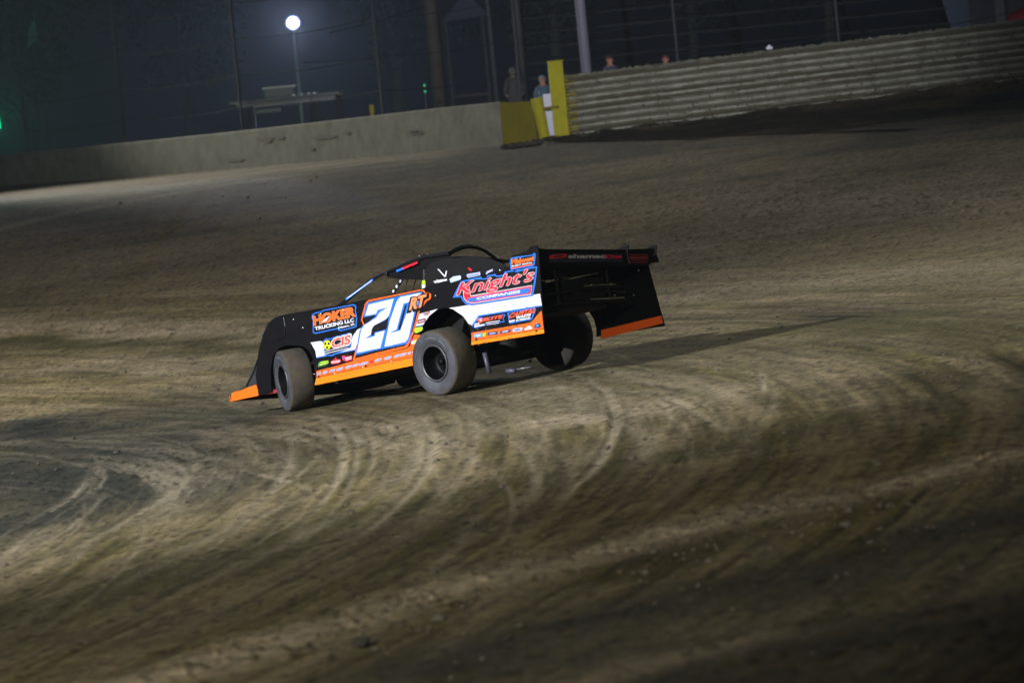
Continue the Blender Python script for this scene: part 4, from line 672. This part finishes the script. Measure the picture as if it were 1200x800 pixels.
# ------------------------------------------------------------------ floodlight in view
LX, LY = -6.75, 150
fl = thing('floodlight', 'blazing white floodlight on a slim grey pole beyond the wall', 'floodlight', (LX, LY, G(LX, LY)))
zl = 6.62-G(LX, LY)
bm = bmesh.new(); tube(bm, [(0,0,-.5),(0,.05,zl-.1)], .055, 10); obj('lamp_pole', bm, mat('lit_pole', (.09,.095,.11), .9, spec=.05), fl, True)
bm = bmesh.new(); tube(bm, [(0,.12,zl),(0,-.02,zl)], [.12,.28], 16); obj('lamp_housing', bm, post_m, fl)
bm = bmesh.new(); tube(bm, [(0,-.03,zl),(0,-.045,zl)], .17, 20); obj('lamp_lens', bm, mat('lamp_glow', (.82,.87,1), .5, emit=80), fl)
bm = bmesh.new(); tube(bm, [(0,-.022,zl),(0,-.028,zl)], .25, 24); obj('reflector', bm, mat('reflector_glow', (.45,.52,1), .5, emit=1.1), fl)  # self-glowing disc added to soften the edge of the lamp
pl = bpy.data.lights.new('lamp_light', 'SPOT'); po = bpy.data.objects.new('lamp_light', pl); COL.objects.link(po); po.parent = fl; po.location = (0,-.12,zl)
po.rotation_euler = Vector((0,-1,-.12)).to_track_quat('-Z', 'Y').to_euler(); pl.spot_size = R(150); pl.spot_blend = .35
pl.energy = LAMP_W; pl.color = (.68,.76,1); pl.shadow_soft_size = .2
# green signal lamps
def signal(x, y, z, r, lab, watt=0, n=1):
    t = thing('signal_light', lab, 'signal light', (x, y, G(x, y))); zz = z-G(x, y)
    bm = bmesh.new(); tube(bm, [(0,.08,-.3),(0,.08,zz+.1)], .03, 8); obj('signal_post', bm, post_m, t)
    bm = bmesh.new(); box(bm, (0,.05,zz-(n-1)*.08), (r*2.8,.08,r*3+(n-1)*.16), bev=.01); obj('signal_housing', bm, M_IN, t)
    for k in range(n):
        bm = bmesh.new(); tube(bm, [(0,-.0,zz-k*.16),(0,-.02,zz-k*.16)], r, 14); obj('lens', bm, mat('green_glow', (0,.55,.22) if n > 1 else (.0,1,.35), .5, emit=.6 if n > 1 else 8), t)
    if watt:
        l = bpy.data.lights.new('green_light', 'POINT'); o = bpy.data.objects.new('green_light', l); COL.objects.link(o); o.parent = t; o.location = (0,-.9,zz)
        l.energy = watt; l.color = (0,1,.4); l.shadow_soft_size = .1
signal(-17.68, 149, 4.05, .14, 'bright green signal lamp glowing at the far end of the concrete wall', GREEN_W)
signal(-1.66, 110.5, 3.74, .03, 'two small stacked green lamps beside the wooden utility pole', 0, 2)
bm = bmesh.new(); tube(bm, [(-3.38,120,2.0),(-3.38,120,3.28)], .045, 10); box(bm, (-3.38,119.98,3.26), (.13,.06,.24), bev=.01)
tag(obj('marker_post', bm, mat('yellow_marker', (.55,.42,.02), .6)), 'small yellow marker post showing above the concrete wall', 'marker')
# ------------------------------------------------------------------ buildings beyond
dk = mat('dark_sheet_metal', (.10,.105,.12), .3, metal=.4)
X0, Y0 = -6.8, 140
pv = thing('pavilion', 'low flat roofed shelter with slim legs and a small box on top, under the floodlight', 'shelter', (X0, Y0, G(X0, Y0)))
gp0 = G(X0, Y0)
for k, (sx, sy) in enumerate(((-1.2,-1),(.9,-1),(1.75,-1),(-1.2,1.5),(.9,1.5),(1.75,1.5))):
    bm = bmesh.new(); box(bm, (sx, sy, .75), (.09,.09,1.5+.4)); obj('leg', bm, post_m, pv)
bm = bmesh.new(); box(bm, (.05,.2,1.72), (3.7,3.2,.10), bev=.02); box(bm, (.05,.2,1.6), (3.3,2.8,.12)); obj('roof', bm, dk, pv)
bm = bmesh.new(); box(bm, (-.15,-.3,1.93), (1.0,.8,.3), bev=.02); obj('roof_box', bm, dk, pv)
bm = bmesh.new(); box(bm, (-.15,-.3,2.1), (1.1,.9,.03)); obj('box_lid', bm, M_STEEL, pv)
for x in (.35,.62,.85,1.05):
    bm = bmesh.new(); box(bm, (x,-1.42,1.79), (.09,.05,.035)); obj('roof_clip', bm, M_STEEL, pv)
bm = bmesh.new(); box(bm, (-.6,-.9,1.35), (.9,.06,.12)); obj('banner_rail', bm, dk, pv)
# narrow gabled hut on legs
gh = thing('lookout_hut', 'narrow gable roofed lookout standing behind the utility pole', 'lookout', (-.5, 130, G(-.5,130)))
for sx in (-.6,.55):
    for sy in (-.4,.9): bm = bmesh.new(); tube(bm, [(sx,sy,-.2),(sx,sy,3.5)], .05, 8); obj('leg', bm, post_m, gh)
bm = bmesh.new(); prism(bm, [(-.75,3.42),(.75,3.5),(.1,4.3)], lambda u, v, w: (u, -.6+w, v), 1.7); obj('roof', bm, mat('pale_tarp', (.06,.065,.10), .9, spec=.1), gh)
bm = bmesh.new(); box(bm, (0,.2,1.1), (1.1,1.0,.08)); obj('platform', bm, wood, gh)
# sheet metal shed at the right
sh = thing('metal_shed', 'grey blue ribbed metal shed rising behind the right end of the guardrail', 'shed', (19.1, 125, G(18.5,125)))
bm = bmesh.new(); w_ = 9.0; n = 60
A_, B_ = [], []
for i in range(n+1):
    x = -w_/2+w_*i/n; d = .05 if (i//2) % 2 else 0
    A_.append(bm.verts.new((x, -d, -.5))); B_.append(bm.verts.new((x, -d, 6)))
for i in range(n): bm.faces.new((A_[i], A_[i+1], B_[i+1], B_[i]))
box(bm, (0,4,2.7), (w_-.02,7.9,6.4)); obj('wall', bm, mat('blue_grey_siding', (.05,.053,.07), 1.0, spec=.0, noise=.3, nscale=.7, dark=(.05,.05,.065)), sh)
bm = bmesh.new(); prism(bm, [(-5,5.9),(5,5.9),(5,6.1),(0,7.8),(-5,6.1)], lambda u, v, w: (u, -.4+w, v), 9); obj('roof', bm, dk, sh)
for x in (-3.55,-2.35): bm = bmesh.new(); box(bm, (x,-.07,1.2), (.34,.06,2.4)); obj('door', bm, mat('dark_door', (.05,.055,.07), .6), sh)
# red canopy
rc = thing('red_canopy', 'dark red rounded canopy peeking over the far right of the guardrail', 'canopy', (15.3,115,G(15.3,115)))
bm = bmesh.new(); bmesh.ops.create_uvsphere(bm, u_segments=24, v_segments=12, radius=1, matrix=Matrix.Translation((0,0,1.35)) @ Matrix.Diagonal((.95,.95,.5,1)))
bmesh.ops.bisect_plane(bm, geom=bm.verts[:]+bm.edges[:]+bm.faces[:], plane_co=(0,0,1.3), plane_no=(0,0,-1), clear_outer=True)
obj('cover', bm, mat('red_fabric', (.35,.02,.03), .8), rc, True)
for sx in (-.8,.8):
    for sy in (-.4,.4): bm = bmesh.new(); tube(bm, [(sx,sy,-.2),(sx,sy,1.4)], .025, 8); obj('leg', bm, post_m, rc)
# bleachers behind the guardrail
matte = mat('matte_black_timber', (.012,.012,.013), 1.0, spec=0.0)
bl = thing('bleachers', 'dark empty bleacher rows behind the corrugated guardrail', 'bleachers', (8,112,G(8,112)))
for k in range(9):
    bm = bmesh.new(); box(bm, (-1.2, k*.75, .5+k*.42), (12,.32,.05)); obj('seat_row', bm, mat('bleacher_board', (.03,.032,.037), 1.0, spec=.05), bl)
    bm = bmesh.new(); box(bm, (-1.2, k*.75+.3, .2+k*.42), (12,.2,.04)); obj('foot_board', bm, matte, bl)
for x in (-7,-4,-1,2,4.7):
    bm = bmesh.new(); prism(bm, [(-.2,-.4),(6.6,-.4),(6.6,3.9),(6.4,3.9),(-.2,.45)], lambda u, v, w: (x+w, u, v), .08); obj('frame', bm, matte, bl)
# trees: black masses of leaf faces
def tree(x, y, h, cr, seed, lab):
    rn = random.Random(seed); t = thing('tree', lab, 'tree', (x, y, G(x, y)), 'trees in the dark beyond the track')
    bm = bmesh.new(); tube(bm, [(0,0,-.5),(.1,0,h*.4),(0,.1,h*.75)], [.28,.2,.08], 8)
    for k in range(6):
        a = rn.uniform(0, 6.28); tube(bm, [(0,0,h*(.3+.07*k)), (cr*.6*math.cos(a), cr*.6*math.sin(a), h*(.45+.08*k))], [.09,.03], 5)
    obj('trunk', bm, wood, t)
    bm = bmesh.new()
    cl = [(rn.gauss(0, cr*.45), rn.gauss(0, cr*.45), h*rn.uniform(.35,.95)) for _ in range(26)]
    for c in cl:
        rr = cr*rn.uniform(.22,.42)
        for _ in range(110):
            d = Vector((rn.gauss(0,1), rn.gauss(0,1), rn.gauss(0,1))).normalized()*rr*rn.uniform(.5,1); p = Vector(c)+d; s = rn.uniform(.08,.17)
            u = Vector((rn.uniform(-1,1), rn.uniform(-1,1), rn.uniform(-1,1))).normalized()*s; v = u.cross(Vector((rn.uniform(-1,1), rn.uniform(-1,1), rn.uniform(-1,1)))).normalized()*s*.6
            bm.faces.new([bm.verts.new(q) for q in (p-u, p+v, p+u, p-v)])
    obj('crown', bm, leaf, t, recalc=False)
leaf = mat('night_leaves', (.022,.03,.018), .9, noise=.5, nscale=1, dark=(.012,.016,.01), spec=.1)
for i, (x, y, h, c, lab) in enumerate(((-19,172,7.5,2.6,'dark leafy tree at the far left above the green lamp'),(-13,180,9,3.2,'broad dark tree left of the floodlight'),(-4,185,9,3,'dark tree just right of the floodlight pole'),(3,178,9,3.2,'dark tree behind the yellow gate'),(9,180,9,3.2,'dark tree behind the left part of the bleachers'),(14.5,175,8.5,3,'dark tree behind the right part of the bleachers'))):
    tree(x, y, h, c, i+50, lab)
fg = thing('flag', 'faint pale flag hanging limp on a tall pole at the upper left', 'flag', (-17.0,160,G(-17.0,160)))
bm = bmesh.new(); tube(bm, [(0,0,-.5),(0,0,6.4)], .03, 6); obj('flag_pole', bm, M_IN, fg)
bm = bmesh.new(); pr = [bm.verts.new((-.02-.5*t+.05*math.sin(t*9), .06*math.sin(t*14), 6.2-1.5*t)) for t in [k/10 for k in range(11)]]; pq = [bm.verts.new((-.02-.05*math.sin(t*6), .05*math.cos(t*11), 6.2-1.1*t)) for t in [k/10 for k in range(11)]]
for k in range(10): bm.faces.new((pr[k], pr[k+1], pq[k+1], pq[k]))
bmesh.ops.solidify(bm, geom=bm.faces[:], thickness=.01); obj('flag_cloth', bm, mat('pale_canvas', (.12,.13,.18), .8), fg, True)

# ------------------------------------------------------------------ people
def skin_body(chain, radii, edges, m, name, parent=None):
    me = bpy.data.meshes.new(name); me.from_pydata(chain, edges, []); o = link(bpy.data.objects.new(name, me), parent)
    md = o.modifiers.new('skin', 'SKIN'); me.skin_vertices[0].data[0].use_root = True
    for i, r in enumerate(radii): me.skin_vertices[0].data[i].radius = (r, r)
    s = o.modifiers.new('sub', 'SUBSURF'); s.levels = 2; s.render_levels = 2
    dg = bpy.context.evaluated_depsgraph_get(); dg.update(); m2 = bpy.data.meshes.new_from_object(o.evaluated_get(dg))
    o.modifiers.clear(); o.data = m2; bpy.data.meshes.remove(me)
    for p in m2.polygons: p.use_smooth = True
    return o
def person(x, y, h, rotz, skin, shirt, trousers, hair, lab, cap=False, lean=0, zoff=0):
    k = h/1.75
    J = [(0,0,.95),(0,0,1.12),(0,-.01,1.32),(0,0,1.46),(0,.0,1.53),(0,-.02,1.62),(0,-.015,1.70),
         (.17,0,1.42),(.24,-.03,1.16),(.20,-.24,1.02),(.15,-.33,1.04), (-.17,0,1.42),(-.24,-.03,1.16),(-.20,-.24,1.02),(-.15,-.33,1.04),
         (.09,0,.9),(.10,-.02,.5),(.10,.02,.09),(.10,-.13,.04), (-.09,0,.9),(-.10,-.02,.5),(-.10,.02,.09),(-.10,-.13,.04)]
    Rr = [.15,.14,.155,.10,.055,.082,.085,.065,.048,.036,.03,.065,.048,.036,.03,.09,.06,.045,.04,.09,.06,.045,.04]
    Ed = [(0,1),(1,2),(2,3),(3,4),(4,5),(5,6),(3,7),(7,8),(8,9),(9,10),(3,11),(11,12),(12,13),(13,14),(0,15),(15,16),(16,17),(17,18),(0,19),(19,20),(20,21),(21,22)]
    J = [(a*k, b*k+lean*max(0, c-.95), c*k) for a, b, c in J]; Rr = [r*k for r in Rr]
    o = skin_body(J, Rr, Ed, None, 'person'); me = o.data
    for mm in (skin, shirt, trousers): me.materials.append(mm)
    for p in me.polygons:
        c = p.center; p.material_index = 0 if c.z > 1.49*k or (abs(c.y-lean*max(0,c.z-.95)) > .19*k and .95*k < c.z < 1.15*k) else (1 if c.z > .93*k else 2)
    o.location = (x, y, G(x, y)+zoff); o.rotation_euler = (0, 0, rotz); tag(o, lab, 'person', 'spectators behind the wall')
    hy = lean*.7*k
    bm = bmesh.new(); bmesh.ops.create_uvsphere(bm, u_segments=16, v_segments=10, radius=1, matrix=Matrix.Translation((0,hy+.01*k,1.685*k)) @ Matrix.Diagonal((.088*k,.102*k,.085*k,1)))
    bmesh.ops.bisect_plane(bm, geom=bm.verts[:]+bm.edges[:]+bm.faces[:], plane_co=(0,hy-.03*k,1.67*k), plane_no=(0,-.5,-1), clear_outer=True)
    if cap: box(bm, (0, hy-.13*k, 1.70*k), (.14*k,.10*k,.012))
    obj('cap' if cap else 'hair', bm, hair, o, True)
    bm = bmesh.new(); box(bm, (0, hy-.105*k, 1.625*k), (.022*k,.03*k,.04*k), taper=.6)
    obj('nose', bm, skin, o)
    bm = bmesh.new()
    for s in (-1,1): box(bm, (s*.03*k, hy-.094*k, 1.65*k), (.022*k,.012*k,.012*k))
    obj('eyes', bm, M_IN, o)
    bm = bmesh.new()
    for s in (-1,1): box(bm, (s*.088*k, hy+.0, 1.64*k), (.016*k,.03*k,.05*k), bev=.004)
    obj('ears', bm, skin, o)
    bm = bmesh.new(); box(bm, (0, hy-.098*k, 1.588*k), (.045*k,.01*k,.008*k)); obj('mouth', bm, mat('lips', (.3,.1,.08), .6), o)
    return o
sk = mat('skin', (.40,.21,.15), .6); sk2 = mat('sunburnt_skin', (.42,.16,.12), .6)
person(1.36,102.6,1.62, R(12), sk, mat('blue_jacket', (.06,.11,.17), .8), M_IN, mat('grey_cap', (.22,.25,.3), .8), 'person in a blue jacket and pale cap standing behind the gate', True, zoff=-.05)
person(3.05,102.2,1.72, R(30), sk2, mat('dark_blue_shirt', (.05,.06,.10), .8), M_IN, mat('brown_hair', (.06,.035,.025), .8), 'bare headed person in a dark blue shirt leaning toward the guardrail', zoff=.14)
person(4.42,102.3,1.6, R(-10), sk2, mat('white_shirt', (.65,.66,.8), .8), M_IN, mat('auburn_hair', (.16,.05,.04), .8), 'person in a white shirt beside the thin fence post', zoff=.1)
person(3.98,103.2,1.6, R(-20), sk, mat('grey_shirt', (.07,.07,.09), .8), M_IN, mat('black_hair', (.02,.02,.02), .8), 'person in dark grey, standing just left of the white shirted one', zoff=-.03)
person(.68,107.5,1.75, R(5), mat('pale_skin', (.15,.12,.1), .7), mat('pale_checked_shirt', (.05,.05,.052), .9), mat('dark_trousers', (.05,.05,.06), .9), mat('grey_hair', (.12,.12,.12), .8), 'distant person in a pale top beyond the yellow wall block', zoff=.1)
bm = bmesh.new(); box(bm, (6.85,100.35,3.79), (.16,.1,.07), bev=.02); box(bm, (6.85,100.35,3.84), (.06,.05,.04), bev=.01)
tag(obj('white_cup', bm, mat('white_plastic', (.7,.7,.78), .5)), 'tiny white object set on top of the guardrail', 'cup')

# ------------------------------------------------------------------ sky structure is the world; night air
bm = bmesh.new(); box(bm, (0,180,22), (1000,470,60)); hz = obj('haze', bm, [])
hm = bpy.data.materials.new('night_air'); hm.use_nodes = True; n = hm.node_tree
for x_ in list(n.nodes):
    if x_.type == 'BSDF_PRINCIPLED': n.nodes.remove(x_)
pvn = n.nodes.new('ShaderNodeVolumePrincipled'); pvn.inputs['Density'].default_value = HAZE; pvn.inputs['Color'].default_value = (.75,.84,1,1); pvn.inputs['Anisotropy'].default_value = .25
n.links.new(pvn.outputs[0], n.nodes['Material Output'].inputs['Volume'])
hz.data.materials.clear(); hz.data.materials.append(hm); tag(hz, 'thin dusty night air over the track', None, None, 'stuff')
